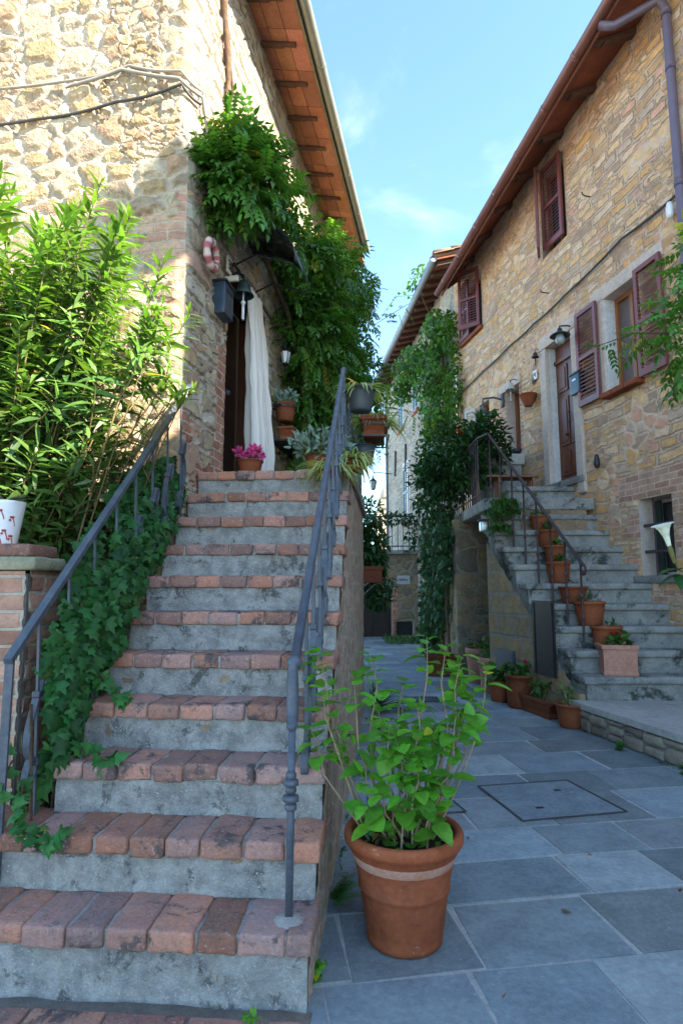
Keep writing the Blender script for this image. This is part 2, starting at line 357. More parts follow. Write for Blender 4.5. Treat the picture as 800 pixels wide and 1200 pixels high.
M['cane']=rough_mat('pale_cane',(.36,.27,.17),(.26,.19,.12),20,.8,.4)
M['cable']=simple('dark_cable',(.05,.045,.04),.6)
M['cablelight']=simple('dusty_cable',(.26,.23,.19),.7)
M['doorfar']=wood('black_brown_far_door',(.035,.022,.018),(.02,.014,.012),.5)
M['benchwood']=wood('orange_bench_wood',(.26,.11,.05),(.19,.08,.04),.5,False)
M['oleander']=leaf_mat('oleander_leaf',(.108,.215,.040),.33,.40,.4)
M['wist']=leaf_mat('wisteria_leaf',(.068,.175,.026),.36,.42)
M['ivy']=leaf_mat('ivy_leaf',(.020,.085,.020),.2,.5,.22)
M['creeper']=leaf_mat('creeper_leaf',(.052,.145,.018),.36,.45)
M['hydr']=leaf_mat('fresh_green_leaf',(.105,.30,.03),.36,.45)
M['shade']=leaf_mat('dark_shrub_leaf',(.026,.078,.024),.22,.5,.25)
M['ger']=leaf_mat('geranium_leaf',(.06,.16,.035),.28,.5)
M['silver']=leaf_mat('silver_green_leaf',(.17,.25,.20),.15,.6)
M['spider']=leaf_mat('striped_spider_leaf',(.42,.48,.20),.35,.45)
M['petalred']=leaf_mat('red_petal',(.55,.02,.025),.3,.5)
M['petalpink']=leaf_mat('magenta_petal',(.62,.09,.33),.3,.5)
M['petalwhite']=leaf_mat('white_petal',(.80,.78,.82),.35,.5)
M['fallen']=leaf_mat('dry_leaf',(.22,.11,.05),.1,.7)

N=NT('cream_curtain_cloth'); co=N.coord('Object'); nn=N.noise(co,180,2,.5).outputs[0]
N.base((.74,.68,.62),.9,.1); N.bump(nn,.15,.002); M['cloth']=N.mat

# ---------------------------------------------------------------- frames of reference
class Frame:
    def __init__(s,o,yaw,out):       # yaw to the right of +Y; out=+1 normal to the right of the direction
        a=rad(yaw); s.o=V((o[0],o[1],0)); s.d=V((math.sin(a),math.cos(a),0)); s.n=V((math.cos(a),-math.sin(a),0))*out
    def __call__(s,u,o,z): return s.o+s.d*u+s.n*o+V((0,0,z))
    def uY(s,Y): return (Y-s.o.y)/s.d.y
LF=Frame((-1.19,4.2),10.4,1)               # side facade of the left house
FF=Frame((-1.19,4.2),-79.6,-1)             # front facade of the left house (runs to the left)
RF=Frame((3.62,7.4),-11.5,-1)              # right house
HF=Frame((2.56,12.75),-6,-1)               # second house
ST=Frame((-.098,2.12),4.37,1)              # left stairs (u = along, o = to the right)
RUN,RISE,Z1,SW=.2244,.204,.238,1.188

def wall(name,F,u0,u1,z0,z1,step,mat,parent,openings=(),brick=None,depth=.25,zt=None,reveal=None,edge=True):
    """Wall sheet with openings (ua,ub,za,zb[,depth]) and their reveals"""
    us=[u0+(u1-u0)*i/max(1,round((u1-u0)/step)) for i in range(max(1,round((u1-u0)/step))+1)]
    zs=[z0+(z1-z0)*i/max(1,round((z1-z0)/step)) for i in range(max(1,round((z1-z0)/step))+1)]
    def snap(l,x):
        i=min(range(len(l)),key=lambda k:abs(l[k]-x)); l[i]=x
    for op in openings:
        snap(us,op[0]); snap(us,op[1]); snap(zs,op[2]); snap(zs,op[3])
    nu,nz=len(us),len(zs); mb=MB(); wm=[]
    flip = F.d.cross(V((0,0,1))).dot(F.n)<0
    for j,z in enumerate(zs):
        for i,u in enumerate(us):
            zz = z if zt is None else z0+(z-z0)/(z1-z0)*(zt(u)-z0)
            p=F(u,0,zz); mb.v.append(tuple(p)); mb.c.append((1,1,1)); mb.uv[len(mb.v)-1]=(u+50,zz+3)
            w=1.0
            if edge:
                e=min(u-u0,u1-u); w=min(w,max(0,e/.06))
            for op in openings:
                dx=max(op[0]-u,u-op[1],0); dz=max(op[2]-zz,zz-op[3],0); dd=max(dx,dz); w=min(w,dd/.05)
            b=brick(u,zz) if brick else 0
            wm += [b,max(0,min(1,w)),0,1]
    for j in range(nz-1):
        for i in range(nu-1):
            um,zm=(us[i]+us[i+1])/2,(zs[j]+zs[j+1])/2
            if any(op[0]<um<op[1] and op[2]<zm<op[3] for op in openings): continue
            q=(j*nu+i,j*nu+i+1,(j+1)*nu+i+1,(j+1)*nu+i); mb.f.append(q[::-1] if flip else q); mb.m.append(0)
    o=mb.build(name,mat,parent,True)
    at=o.data.color_attributes.new('Wm','FLOAT_COLOR','POINT'); at.data.foreach_set('color',wm)
    if openings:
        for op in openings:
            rv=MB()
            ua,ub,za,zb=op[:4]; D=op[4] if len(op)>4 else depth
            c=[F(ua,0,za),F(ub,0,za),F(ub,0,zb),F(ua,0,zb)]; e=[p-F.n*D for p in c]
            rv.add(c+e,[(0,1,5,4),(1,2,6,5),(2,3,7,6),(3,0,4,7)])
            rv.build('reveal',reveal or M['surround'],parent)
    return o

# ================================================================= SETTING: ground
def ground():
    mb=MB(); z=-.0035
    mb.add([(-60,-30,z),(60,-30,z),(60,90,z),(-60,90,z)],[(0,1,2,3)],mi=1)
    a=rad(-8.5); d=V((math.sin(a),math.cos(a),0)); r=V((math.cos(a),-math.sin(a),0)); o=V((.2,0,0))
    y=.55; rr=random.Random(5)
    while y<24:
        h=rr.choice((.36,.38,.40,.44,.50)) if y<12 else .45
        x=-1.0-rr.random()*.6+ (y*.12)
        while x<5.6:
            w=rr.uniform(.46,.82); g=.007
            zt=rr.uniform(-.0015,.0025); tone=rr.choice((.72,.85,.95,1.0,1.08,1.3))*rr.uniform(.93,1.07); wm=rr.uniform(-.04,.09)
            pts=[(x+g,y+g),(x+w-g,y+g),(x+w-g,y+h-g),(x+g,y+h-g)]
            jit=[(px+rr.uniform(-.010,.010),py+rr.uniform(-.010,.010)) for px,py in pts]
            base=[o+r*px+d*py+V((0,0,-.012)) for px,py in jit]
            cx=sum(p[0] for p in jit)/4; cy=sum(p[1] for p in jit)/4
            top=[o+r*(px+(cx-px)*.014)+d*(py+(cy-py)*.02)+V((0,0,zt)) for px,py in jit]
            mid=[b.lerp(t,.5)+V((0,0,.006+zt*.3)) for b,t in zip(base,top)]
            mb.add(base+mid+top,[(0,1,5,4),(1,2,6,5),(2,3,7,6),(3,0,4,7),(4,5,9,8),(5,6,10,9),(6,7,11,10),(7,4,8,11),(8,9,10,11)],(tone*(1+wm),tone,tone*(1-wm)))
            x+=w
        y+=h
    tag(mb.build('street',[M['slab'],M['joint']],None),kind='structure')
ground()

# brick paving strip at the foot of the stairs
mb=MB(); rr=random.Random(3)
mb.obox(ST(-1.9,-2.2,-.010),ST.d*1.92,ST.n*2.2,V((0,0,.012)),mi=1)
b=-.035
row=0
while b>-1.0:
    x=-2.2-rr.random()*.2; hh=.125
    while x<.0:
        w=rr.choice((.25,.26,.27)); w=min(w,.0-x)
        if w>.05:
            t=rr.uniform(.7,1.2); mb.rbox(ST(b-hh+.006,x+.006,-.03),ST.n*(w-.012),ST.d*(hh-.012),V((0,0,.042)),.006,(5,3,1),.003,(t*rr.uniform(.95,1.1),t,t*rr.uniform(.9,1.05)),0,9,x)
        x+=w
    b-=hh
tag(mb.build('brick_paving',[M['nosing'],M['mortar']],None,True),kind='structure')

# ================================================================= LEFT BRICK STAIRCASE
stair=thing('brick_staircase','steep brick staircase with grey cement risers climbing to the curtained doorway','staircase',ST(0,0,0))
zl0=Z1+RISE*10
STF=Frame(tuple((ST.o-ST.n*.019)[:2]),4.37,1)
body=MB()
prof=[(.03,0)]
for n in range(1,12):
    b0=RUN*(n-1)+.03; zt=Z1+RISE*(n-1)-.075; prof += [(b0,zt)]
    if n<11: prof += [(RUN*n+.03,zt)]
prof += [(4.9,Z1+RISE*10-.075),(4.9,0)]
# stepped body: right flank as its own rough wall
body.poly_prism([(a,b) for a,b in prof],lambda a,b,o:ST(a,o,b),-.02,-SW+.02)
body.build('stair_flank',M['sidewall'],stair,fixn=True)
wall('flank_masonry',STF,.06,4.9,-.02,zl0-.07,.022,M['flank'],stair,brick=lambda u,z:.30,zt=lambda u:max(.05,min(zl0-.075,Z1-.10+(u-.10)/RUN*RISE)))
rr=random.Random(11)
for n in range(1,12):
    zt=Z1+RISE*(n-1); b0=RUN*(n-1); mb=MB(); x=-SW-(.25 if n<=2 else 0)
    L0=x; dep=RUN+.07 if n<11 else .27
    while x<-.001:
        w=rr.uniform(.135,.165)
        if -x-w<.08: w=-x
        t=rr.uniform(.62,1.2); hue=rr.uniform(-.24,.2)
        dz=rr.uniform(-.003,.004); df=rr.uniform(-.008,.008)
        mb.rbox(ST(b0+df,x+.005,zt-.070+dz),ST.n*(w-.007),ST.d*dep,V((0,0,.070)),rr.uniform(.009,.018),(7,9,4),.0085,(t*(1+hue*.4),t*(1-hue*.3),t*(1-hue)),0,11,n*3.1+x)
        x+=w
    mb.build('brick_nosing',M['nosing'],stair,True)
    mm=MB(); mm.obox(ST(b0+.018,L0+.006,zt-.066),ST.n*(-L0-.012),ST.d*(dep-.03),V((0,0,.056))); mm.build('mortar_bed',M['mortar'],stair)
    # riser below this nosing
    zb=0 if n==1 else zt-RISE-.002; rs=MB(); nx,nz=60,9; off=.028
    vs=[];fs=[]
    for j in range(nz+1):
        for i in range(nx+1):
            s=L0+.012+(-L0-.03)*i/nx; z=zb+(zt-.068-zb)*j/nz
            p=ST(b0+off,s,z); e=mnoise.noise(p*7)*.010+mnoise.noise(p*22)*.005
            if z<zb+.03: e-=.012*(1-(z-zb)/.03)*(.6+.6*mnoise.noise(p*9))
            vs.append(ST(b0+off-.005+e,s,z))
    for j in range(nz):
        for i in range(nx): fs.append((j*(nx+1)+i,j*(nx+1)+i+1,(j+1)*(nx+1)+i+1,(j+1)*(nx+1)+i))
    rs.add(vs,fs); rs.build('riser',M['riser'],stair,True)
zl=Z1+RISE*10
mb=MB(); mb.obox(ST(RUN*10+.2,-1.6,zl-.06),ST.n*1.62,ST.d*2.55,V((0,0,.048))); mb.build('landing_floor',M['mortar'],stair)
mb=MB()                                               # brick coping along the right edge of the landing
x=RUN*10+.28
while x<4.85:
    t=rr.uniform(.6,1.05); mb.rbox(ST(x,-.13,zl-.06),ST.d*.138,ST.n*.15,V((0,0,.07)),.012,(3,4,3),.005,(t,t*.95,t*.9),0,11,x); x+=.148
mb.build('edge_coping',M['nosing'],stair,True)
# pale cement returns at right ends of risers are part of the flank
# ================================================================= LEFT HOUSE
house=thing('stone_house','sunlit rough stone house on the left with terracotta eaves above the stairs','house',LF(0,0,0))
def brickF(u,z):
    b=0
    if u<.85 and 3.3<z<4.65: b=.56-u*.3
    if u<.5 and z<3.3: b=.5-u
    if .2<u<.6 and 4.5<z<4.8: b=max(b,.4)
    if 1.2<u<1.6 and 6<z<6.6: b=.35
    return b
wall('front_wall',FF,0,4.2,-.05,7.9,.016,M['wallF'],house,brick=brickF)
def brickS(u,z):
    b=.1
    if .6<u<.86 and z<4.1: b=.6
    if u<.25 and z<3.3: b=.42
    if z<2.7 and u<.9: b=max(b,.45)
    if z>5: b=.05
    return b
U_END=5.4
wall('side_wall',LF,0,U_END,-.05,7.34,.024,M['wallS'],house,[(.86,1.96,2.2,4.32,.3)],brick=brickS,reveal=M['door'])
mb=MB(); mb.obox(LF(.8,-.31,2.2),LF.d*1.3,-LF.n*.05,V((0,0,2.2))); mb.build('doorway_back',M['doordark'],house)
mb=MB(); mb.obox(LF(U_END,-4,-.05),LF.n*4,LF.d*.03,V((0,0,7.4))); mb.build('back_wall',M['wallS'],house)
# door leaf with panels
mb=MB()
mb.obox(LF(.875,-.26,2.28),LF.d*.52,LF.n*.05,V((0,0,2.0)))
for z,h in ((2.40,.42),(2.92,.55),(3.57,.6)):
    for k in (0,1):
        mb.obox(LF(.915+k*.24,-.21,z),LF.d*.2,LF.n*.014,V((0,0,h)))
dr=mb.build('door',M['doordark'],house)
mb=MB(); mb.sphere(LF(1.36,-.17,3.28),.03); mb.tube([LF(1.36,-.21,3.28),LF(1.36,-.17,3.28)],.012); mb.build('door_knob',M['iron'],dr,True)
mb=MB(); mb.obox(LF(.862,-.2,2.26),LF.d*.05,LF.n*.10,V((0,0,2.05))); mb.obox(LF(.862,-.2,4.26),LF.d*1.09,LF.n*.10,V((0,0,.055))); mb.build('door_frame',M['doordark'],house)
# eaves of the left house
EO=.52; EZ=7.22
mb=MB()
def eaveL(u,t): return LF(u,EO+(-EO-.04)*t,EZ+(.13)*t)
rr=random.Random(8); e_=eaveL(0,1)-eaveL(0,0); u=-.12
while u<U_END+.30:
    for k in range(3):
        t=rr.uniform(.78,1.2); mb.obox(eaveL(u,0)+e_*(k/3+.004)+V((0,0,rr.uniform(0,.006))),LF.d*.512,e_*(1/3-.012),V((0,0,.03)),(t,t*rr.uniform(.9,1.05),t*rr.uniform(.85,1.1)))
    u+=.52
mb.build('eave_lining',M['plank'],house)
k=0; u=.02
while u<U_END+.2:
    mb=MB(); p0=eaveL(u,1.0)-V((0,0,.005)); p1=eaveL(u,.10)
    e=p1-p0; mb.rbox(p0-V((0,0,.04)),LF.d*.06,e*.62,V((0,0,.047)),.012,(2,6,2),.004)
    mb.rbox(p0+e*.6-V((0,0,.028)),LF.d*.055,e*.30,V((0,0,.035)),.010,(2,4,2),.004)
    mb.build('rafter',M['rafter'],house,True); u+=.52; k+=1
mb=MB(); mb.obox(LF(-.12,EO+.005,EZ-.015),LF.d*(U_END+.47),LF.n*.022,V((0,0,.10))); mb.build('fascia',M['fascia'],house)
def gutter(F,u0,u1,o,z0,z1,r,name,mat,parent):
    mb=MB(); vs=[];fs=[]; n=10; m=40
    for i in range(m+1):
        u=u0+(u1-u0)*i/m; z=z0+(z1-z0)*i/m
        oo = o(u) if callable(o) else o
        for k in range(n+1):
            th=math.pi+math.pi*k/n; vs.append(F(u,oo+math.cos(th)*r,z+math.sin(th)*r))
        for k in range(n+1):
            th=2*math.pi-math.pi*k/n; vs.append(F(u,oo+math.cos(th)*r*.93,z+math.sin(th)*r*.93+.002))
    q=2*(n+1)
    for i in range(m):
        for k in range(q): fs.append((i*q+k,i*q+(k+1)%q,(i+1)*q+(k+1)%q,(i+1)*q+k))
    fs.append(tuple(range(q))); fs.append(tuple(m*q+k for k in range(q)))
    mb.add(vs,fs)
    oo=o if not callable(o) else None
    for i in range(0,int((u1-u0)/.9)+1):            # joints and straps
        u=u0+.3+.9*i
        if u>u1: break
        z=z0+(z1-z0)*(u-u0)/(u1-u0); c=o(u) if callable(o) else o
        mb.strap([F(u,c+math.cos(math.pi+math.pi*k/10)*(r+.004),z+math.sin(math.pi+math.pi*k/10)*(r+.004)) for k in range(11)],.03,.006,F.d)
    return mb.build(name,mat,parent,False,fixn=True)
gutter(LF,-.15,U_END+.32,EO+.085,EZ+.075,EZ+.075,.062,'gutter',M['gutterL'],house)
def roof(F,u0,u1,edge,top,name,mat,parent,pitch=.22):
    """tiled roof slab: edge(u)->point at the eave, top(u)->point at the ridge"""
    mb=MB(); up=V((0,0,.05)); ns_=30
    for i in range(ns_):
        ua,ub=u0+(u1-u0)*i/ns_,u0+(u1-u0)*(i+1)/ns_
        a,b,c,d=edge(ua),edge(ub),top(ub),top(ua)
        fs=[(0,1,2,3),(4,7,6,5),(0,4,5,1),(2,6,7,3)]
        if i==0: fs.append((3,7,4,0))
        if i==ns_-1: fs.append((1,5,6,2))
        mb.add([a,b,c,d,a+up,b+up,c+up,d+up],fs)
    n=int((u1-u0)/pitch)
    for i in range(n+1):
        u=u0+(u1-u0)*i/n; p=edge(u)+V((0,0,.05)); q=top(u)+V((0,0,.05)); t=(q-p).normalized()
        L=(q-p).length; m=max(2,int(L/.4)); seg=L/m
        for k in range(m):
            s0=p+t*(seg*k-.04); s1=p+t*(seg*(k+1)+.03); j=R.uniform(-.012,.012)
            vs=[];ns=6
            for (s,rr_,dz) in ((s0,.088,.018),(s1,.070,.0)):
                for w in range(ns+1):
                    th=math.pi*w/ns; vs.append(s+F.d*(math.cos(th)*rr_+j)+V((0,0,math.sin(th)*rr_+dz)))
            vs2=[v-V((0,0,.014)) for v in vs]
            fs=[(w,w+1,ns+2+w,ns+1+w) for w in range(ns)]+[(14+w,14+ns+1+w,14+ns+2+w,14+w+1) for w in range(ns)]
            fs+=[(w,14+w,14+w+1,w+1) for w in range(ns)]
            mb.add(vs+vs2,fs)
    return mb.build(name,mat,parent,True,fixn=False)
roof(LF,-.15,U_END+.3,lambda u:LF(u,EO+.05,EZ+.05),lambda u:LF(u,-3.2,EZ+1.2),'roof',M['rooftile'],house)

# ================================================================= RIGHT HOUSE
YE=.55
rh=thing('stone_house','ochre rubble stone house on the right with wine coloured shutters and raised doorway','house',RF(0,0,0))
uY=RF.uY
def brickR(u,z):
    b=.16+.14*mnoise.noise(V((u*.9,z*.9,3)))
    ul,ur=uY(7.22),uY(6.62)
    if 1.2<z<2.75 and ur-.35<u<ul+.35: b=.5
    if 2.45<z<2.8 and ur-.3<u<ul+.3: b=.85
    if z<1.6 and u<.3: b=max(b,.38)
    if uY(9.85)<u<uY(10.75) and 3.5<z<5.2: b=.6
    if 5.15<z<5.6 and uY(7.9)<u<uY(9.6): b=.5
    if 5.9<z<7.4 and -1<u<.8: b=max(b,.34)
    return b
ops=[(uY(8.34),uY(9.02),2.97,5.17,.15),          # front door
     (uY(6.96),uY(7.62),3.95,5.28,.22),          # main window
     (uY(6.66),uY(7.2),1.53,2.46,.34),           # low window
     (uY(8.36),uY(9.03),6.70,8.12,.2),           # upper shutters
     (uY(11.28),uY(12.25),6.62,7.80,.2),           # far upper window
     (uY(9.95),uY(10.42),3.70,4.92,.25),         # narrow glazed door
     (uY(11.1),uY(11.55),3.9,5.02,.22)]
wall_top=lambda u: 8.52-.055*u
wall('wall',RF,uY(5.2),uY(12.62),-.05,8.4,.024,M['wallR'],rh,ops,brick=brickR,zt=lambda u:wall_top(u)) if False else None
wall('wall',RF,uY(5.0),uY(12.62),-.05,8.5,.024,M['wallR'],rh,ops,brick=brickR)
mb=MB()                                              # wall running on towards the viewer, beyond the frame
mb.obox(RF(uY(YE),-3.4,-.05),RF.d*(uY(4.98)-uY(YE)),RF.n*3.4,V((0,0,8.75)))
mb.build('masonry',M['surround'],rh)
mb=MB(); mb.obox(RF(uY(-9),-3.4,-.05),RF.d*(uY(YE)-uY(-9)-.01),RF.n*3.4,V((0,0,7.45))); mb.build('low_wing',M['surround'],rh)
mb=MB(); mb.obox(RF(uY(12.62),-5,-.05),RF.n*5,RF.d*.03,V((0,0,8.5))); mb.build('end_wall',M['surround'],rh)
# eaves
EA,EB=V((3.197,6.22,8.27)),V((2.07,11.75,7.52)); eu=lambda u:(u-uY(6.22))/(uY(11.75)-uY(6.22))
def eedge(u): return EA+(EB-EA)*eu(u)
def ewall(u): p=RF(u+.85*max(0,(u-uY(6.2))/(uY(11.72)-uY(6.2))),-.03,0); p.z=8.50-.045*(u-uY(6.7)); return p
U0,U1=uY(YE-.15),uY(11.72)
mb=MB(); nn=48
for i in range(nn):
    ua,ub=U0+(U1-U0)*i/nn,U0+(U1-U0)*(i+1)/nn
    q=[eedge(ua),eedge(ub),ewall(ub),ewall(ua)]; mb.add(q+[p+V((0,0,.04)) for p in q],[(0,1,2,3),(4,7,6,5),(0,4,5,1),(2,6,7,3)])
mb.build('eave_lining',M['plankR'],rh)
u=uY(5.2)
while u<U1-.05:
    p0=ewall(u)-V((0,0,.005)); p1=eedge(u); e=p1-p0; mb=MB()
    mb.rbox(p0-V((0,0,.085))+e*.02,RF.d*.11,e*.66,V((0,0,.09)),.015,(2,6,2),.006)
    mb.rbox(p0-V((0,0,.055))+e*.67,RF.d*.095,e*.22,V((0,0,.06)),.015,(2,4,2),.005)
    mb.build('rafter',M['rafter'],rh,True); u+=.72
# gutter along the sloping eave
def tube_gutter(pA,pB,r,name,mat,parent,nj=7):
    mb=MB(); mb.tube([pA,pB],r,14)
    for i in range(nj):
        c=pA.lerp(pB,(i+.4)/nj); t=(pB-pA).normalized(); mb.tube([c-t*.03,c+t*.03],r*1.09,14)
    return mb.build(name,mat,parent,True)
off=V((-.06,-.01,.0))
tube_gutter(eedge(uY(2.0))+off,eedge(U1)+off+(EB-EA).normalized()*.04,.064,'gutter',M['gutterR'],rh,13)
mb=MB(); mb.tube([eedge(uY(2.0))+V((.035,0,-.045)),eedge(U1)+V((.035,0,-.045))],.018,8); mb.build('gutter_bead',M['gutterR'],rh,True)
roof(RF,U0,U1,lambda u:eedge(u)+V((0,0,.03)),lambda u:ewall(u)+V((0,0,.06)),'roof_eave',M['rooftile'],rh,.24)
roof(RF,U0,U1,lambda u:ewall(u)+V((0,0,.065)),lambda u:RF(u,-3.4,ewall(u).z+1.1),'roof',M['rooftile'],rh,.24)
# downpipe with swan neck
up=uY(6.12); p=eedge(up+.25)+V((-.02,0,-.08)); q=RF(up,.09,8.18)
mb=MB(); mb.tube([p,p+V((.05,-.05,-.06)),p+V((.12,-.08,-.09)),q+V((-.10,.03,.06)),q+V((-.03,.0,.0)),q+V((0,0,-.12)),RF(up,.09,6.6),RF(up,.09,5.0),RF(up,.09,3.0),RF(up,.09,.4)],.05,14)
for z in (8.05,7.35,5.9,4.4,2.8): mb.tube([RF(up,.09,z-.04),RF(up,.09,z+.04)],.057,14)
mb.build('downpipe',M['pipe'],rh,True)
# door surround + door
du0,du1=uY(8.34),uY(9.02)
mb=MB()
for a,b_ in ((du0-.17,du0),(du1,du1+.17)): mb.rbox(RF(a,-.02,2.72),RF.d*(b_-a),RF.n*.075,V((0,0,2.45)),.01,(4,3,18),.004)
mb.rbox(RF(du0-.17,-.02,5.172),RF.d*(du1-du0+.34),RF.n*.085,V((0,0,.2)),.01,(14,3,3),.004)
mb.build('door_surround',M['surround'],rh,True)
mb=MB(); mb.rbox(RF(du0-.17,-.25,2.87),RF.d*(du1-du0+.34),RF.n*.32,V((0,0,.10)),.01,(10,4,2),.003); mb.build('threshold',M['stonestep'],rh,True)
mb=MB(); mb.obox(RF(du0-.02,-.17,2.975),RF.d*(du1-du0+.04),RF.n*.05,V((0,0,2.2)))
for z,h in ((3.08,.36),(3.55,.75),(4.4,.42)):
    for k in (0,1):
        uu=du0+.06+k*.30; mb.obox(RF(uu,-.12,z),RF.d*.25,RF.n*.02,V((0,0,h))); mb.obox(RF(uu+.04,-.10,z+.05),RF.d*.17,RF.n*.012,V((0,0,h-.1)))
mb.obox(RF(du0,-.12,4.88),RF.d*(du1-du0),RF.n*.035,V((0,0,.06)))
d_=mb.build('front_door',M['door'],rh)
mb=MB(); mb.tube([RF(du0+.33,-.08,3.86),RF(du0+.33,-.05,3.9),RF(du0+.33,-.05,4.0),RF(du0+.33,-.08,4.04)],.01); mb.sphere(RF(du0+.40,-.08,3.7),.025); mb.build('door_handle',M['black'],d_,True)
mb=MB()
for a in (du0+.001,du1-.021): mb.obox(RF(a,-.12,2.98),RF.d*.02,RF.n*.10,V((0,0,2.185)))
mb.build('reveal_plaster',M['whitewash'],rh)
# windows
def window(op,frame,pane,dep,rails=1,label=None,fw=.06):
    ua,ub,za,zb=op[:4]; mb=MB()
    mb.obox(RF(ua,-dep,za),RF.d*fw,RF.n*.05,V((0,0,zb-za))); mb.obox(RF(ub-fw,-dep,za),RF.d*fw,RF.n*.05,V((0,0,zb-za)))
    mb.obox(RF(ua+fw,-dep,za),RF.d*(ub-ua-2*fw),RF.n*.05,V((0,0,fw))); mb.obox(RF(ua+fw,-dep,zb-fw),RF.d*(ub-ua-2*fw),RF.n*.05,V((0,0,fw)))
    mid=(ua+ub)/2; mb.obox(RF(mid-.03,-dep,za+fw),RF.d*.06,RF.n*.046,V((0,0,zb-za-2*fw)))
    w=mb.build('window',frame,rh)
    mb=MB(); mb.obox(RF(ua+fw-.01,-dep-.02,za+fw-.01),RF.d*(ub-ua-2*fw+.02),RF.n*.03,V((0,0,zb-za-2*fw+.02))); mb.build('pane',pane,w)
    return w
window(ops[1],M['framewood'],M['pane'],.20)
window(ops[2],M['surround'],M['glass'],.32,fw=.04)
window(ops[3],M['framewood'],M['glass'],.18)
window(ops[4],M['framewood'],M['glass'],.18)
window(ops[5],M['framewood'],M['pane'],.22,fw=.05)
window(ops[6],M['framewood'],M['glass'],.2,fw=.05)
# main window surround, lintel and white reveal
a,b_=ops[1][0],ops[1][1]
mb=MB(); mb.rbox(RF(a-.45,-.02,5.282),RF.d*(b_-a+.72),RF.n*.045,V((0,0,.19)),.008,(14,2,3),.004); mb.rbox(RF(b_,-.02,3.93),RF.d*.12,RF.n*.05,V((0,0,1.35)),.008,(2,2,12),.004); mb.build('window_lintel',M['surround'],rh,True)
mb=MB(); mb.obox(RF(b_-.02,-.15,3.95),RF.d*.02,RF.n*.16,V((0,0,1.33))); mb.obox(RF(a,-.15,3.95),RF.d*.02,RF.n*.16,V((0,0,1.33))); mb.build('white_reveal',M['whitewash'],rh)
mb=MB()
for i in range(3): mb.rbox(RF(a-.02+i*.235,-.1,3.87),RF.d*.225,RF.n*.24,V((0,0,.075)),.015,(5,5,2),.008,(1,.9,.85),0,12,i)
mb.build('brick_sill',M['terra'],rh,True)
# lintels of the narrow glazed door / low window sill & bars
a,b_=ops[5][0],ops[5][1]
mb=MB(); mb.rbox(RF(a-.1,-.02,4.922),RF.d*(b_-a+.3),RF.n*.06,V((0,0,.15)),.01,(8,2,3),.006); mb.build('stone_lintel',M['surround'],rh,True)
mb=MB(); mb.obox(RF(a+.055,-.205,3.74),RF.d*(b_-a-.11),RF.n*.04,V((0,0,.27))); mb.build('door_kickboard',M['door'],rh)
a,b_=ops[2][0],ops[2][1]
mb=MB(); mb.rbox(RF(a-.12,-.1,1.44),RF.d*(b_-a+.34),RF.n*.15,V((0,0,.088)),.01,(8,3,2),.004); mb.build('window_sill',M['stonestep'],rh,True)
mb=MB()
for z in (1.80,2.12): mb.obox(RF(a,-.08,z),RF.d*(b_-a),RF.n*.03,V((0,0,.035))); mb.obox(RF(a,-.30,z+.004),RF.d*.02,RF.n*.24,V((0,0,.028)))
mb.tube([RF((a+b_)/2+.1,-.065,1.53),RF((a+b_)/2+.1,-.065,2.46)],.012,6)
mb.build('window_bars',M['rust'],rh)
mb=MB(); mb.obox(RF(b_-.16,-.2,1.54),RF.d*.09,RF.n*.03,V((0,0,.9))); mb.build('green_post',M['bell'],rh)
# louvred shutters
def shutter(u,o,z0,z1,w,ang,parent=rh,mat=None):
    """hinge at (u,o); w signed along the wall; ang opens it outwards (0 = flat on the wall / closed)"""
    e=(RF.d*math.cos(rad(ang))*w/abs(w)+RF.n*math.sin(rad(ang))); nn=e.cross(V((0,0,1)));
    if nn.dot(RF.n)<0: nn=-nn
    o0=RF(u,o,z0); H=z1-z0; W=abs(w); st=.055; th=.038; mb=MB()
    for a in (0,W-st): mb.obox(o0+e*a,e*st,nn*th,V((0,0,H)))
    for z,h in ((0,.09),(H-.06,.06),(H*.5-.03,.05)): mb.obox(o0+e*st+V((0,0,z)),e*(W-2*st),nn*th,V((0,0,h)))
    for (za,zb) in ((.10,H*.5-.035),(H*.5+.03,H-.065)):
        n=int((zb-za)/.052)
        for i in range(n):
            z=za+(zb-za)*(i+.15)/n; mb.obox(o0+e*st+nn*.003+V((0,0,z+.028)),e*(W-2*st),nn*.036+V((0,0,-.030)),V((0,0,.008)))
    return mb.build('shutter',mat or M['shutter'],parent)
shutter(ops[1][1]+.08,.055,3.93,5.31,.47,0); shutter(ops[1][0]-.02,.055,3.93,5.31,-.45,0)
shutter(ops[3][0],.045,6.72,8.10,.50,3); shutter(ops[3][1],.045,6.72,8.10,-.34,33)
shutter(ops[4][1],.05,6.62,7.86,-.50,0); shutter(ops[4][0],.05,6.62,7.86,.46,38)
mb=MB(); mb.rbox(RF(ops[4][0]-.05,-.02,6.53),RF.d*1.06,RF.n*.1,V((0,0,.08)),.012,(6,3,2),.006); mb.build('brick_sill',M['terra'],rh,True)
shutter(ops[6][1]+.02,.05,4.25,4.98,.30,20,mat=M['ironlight'])

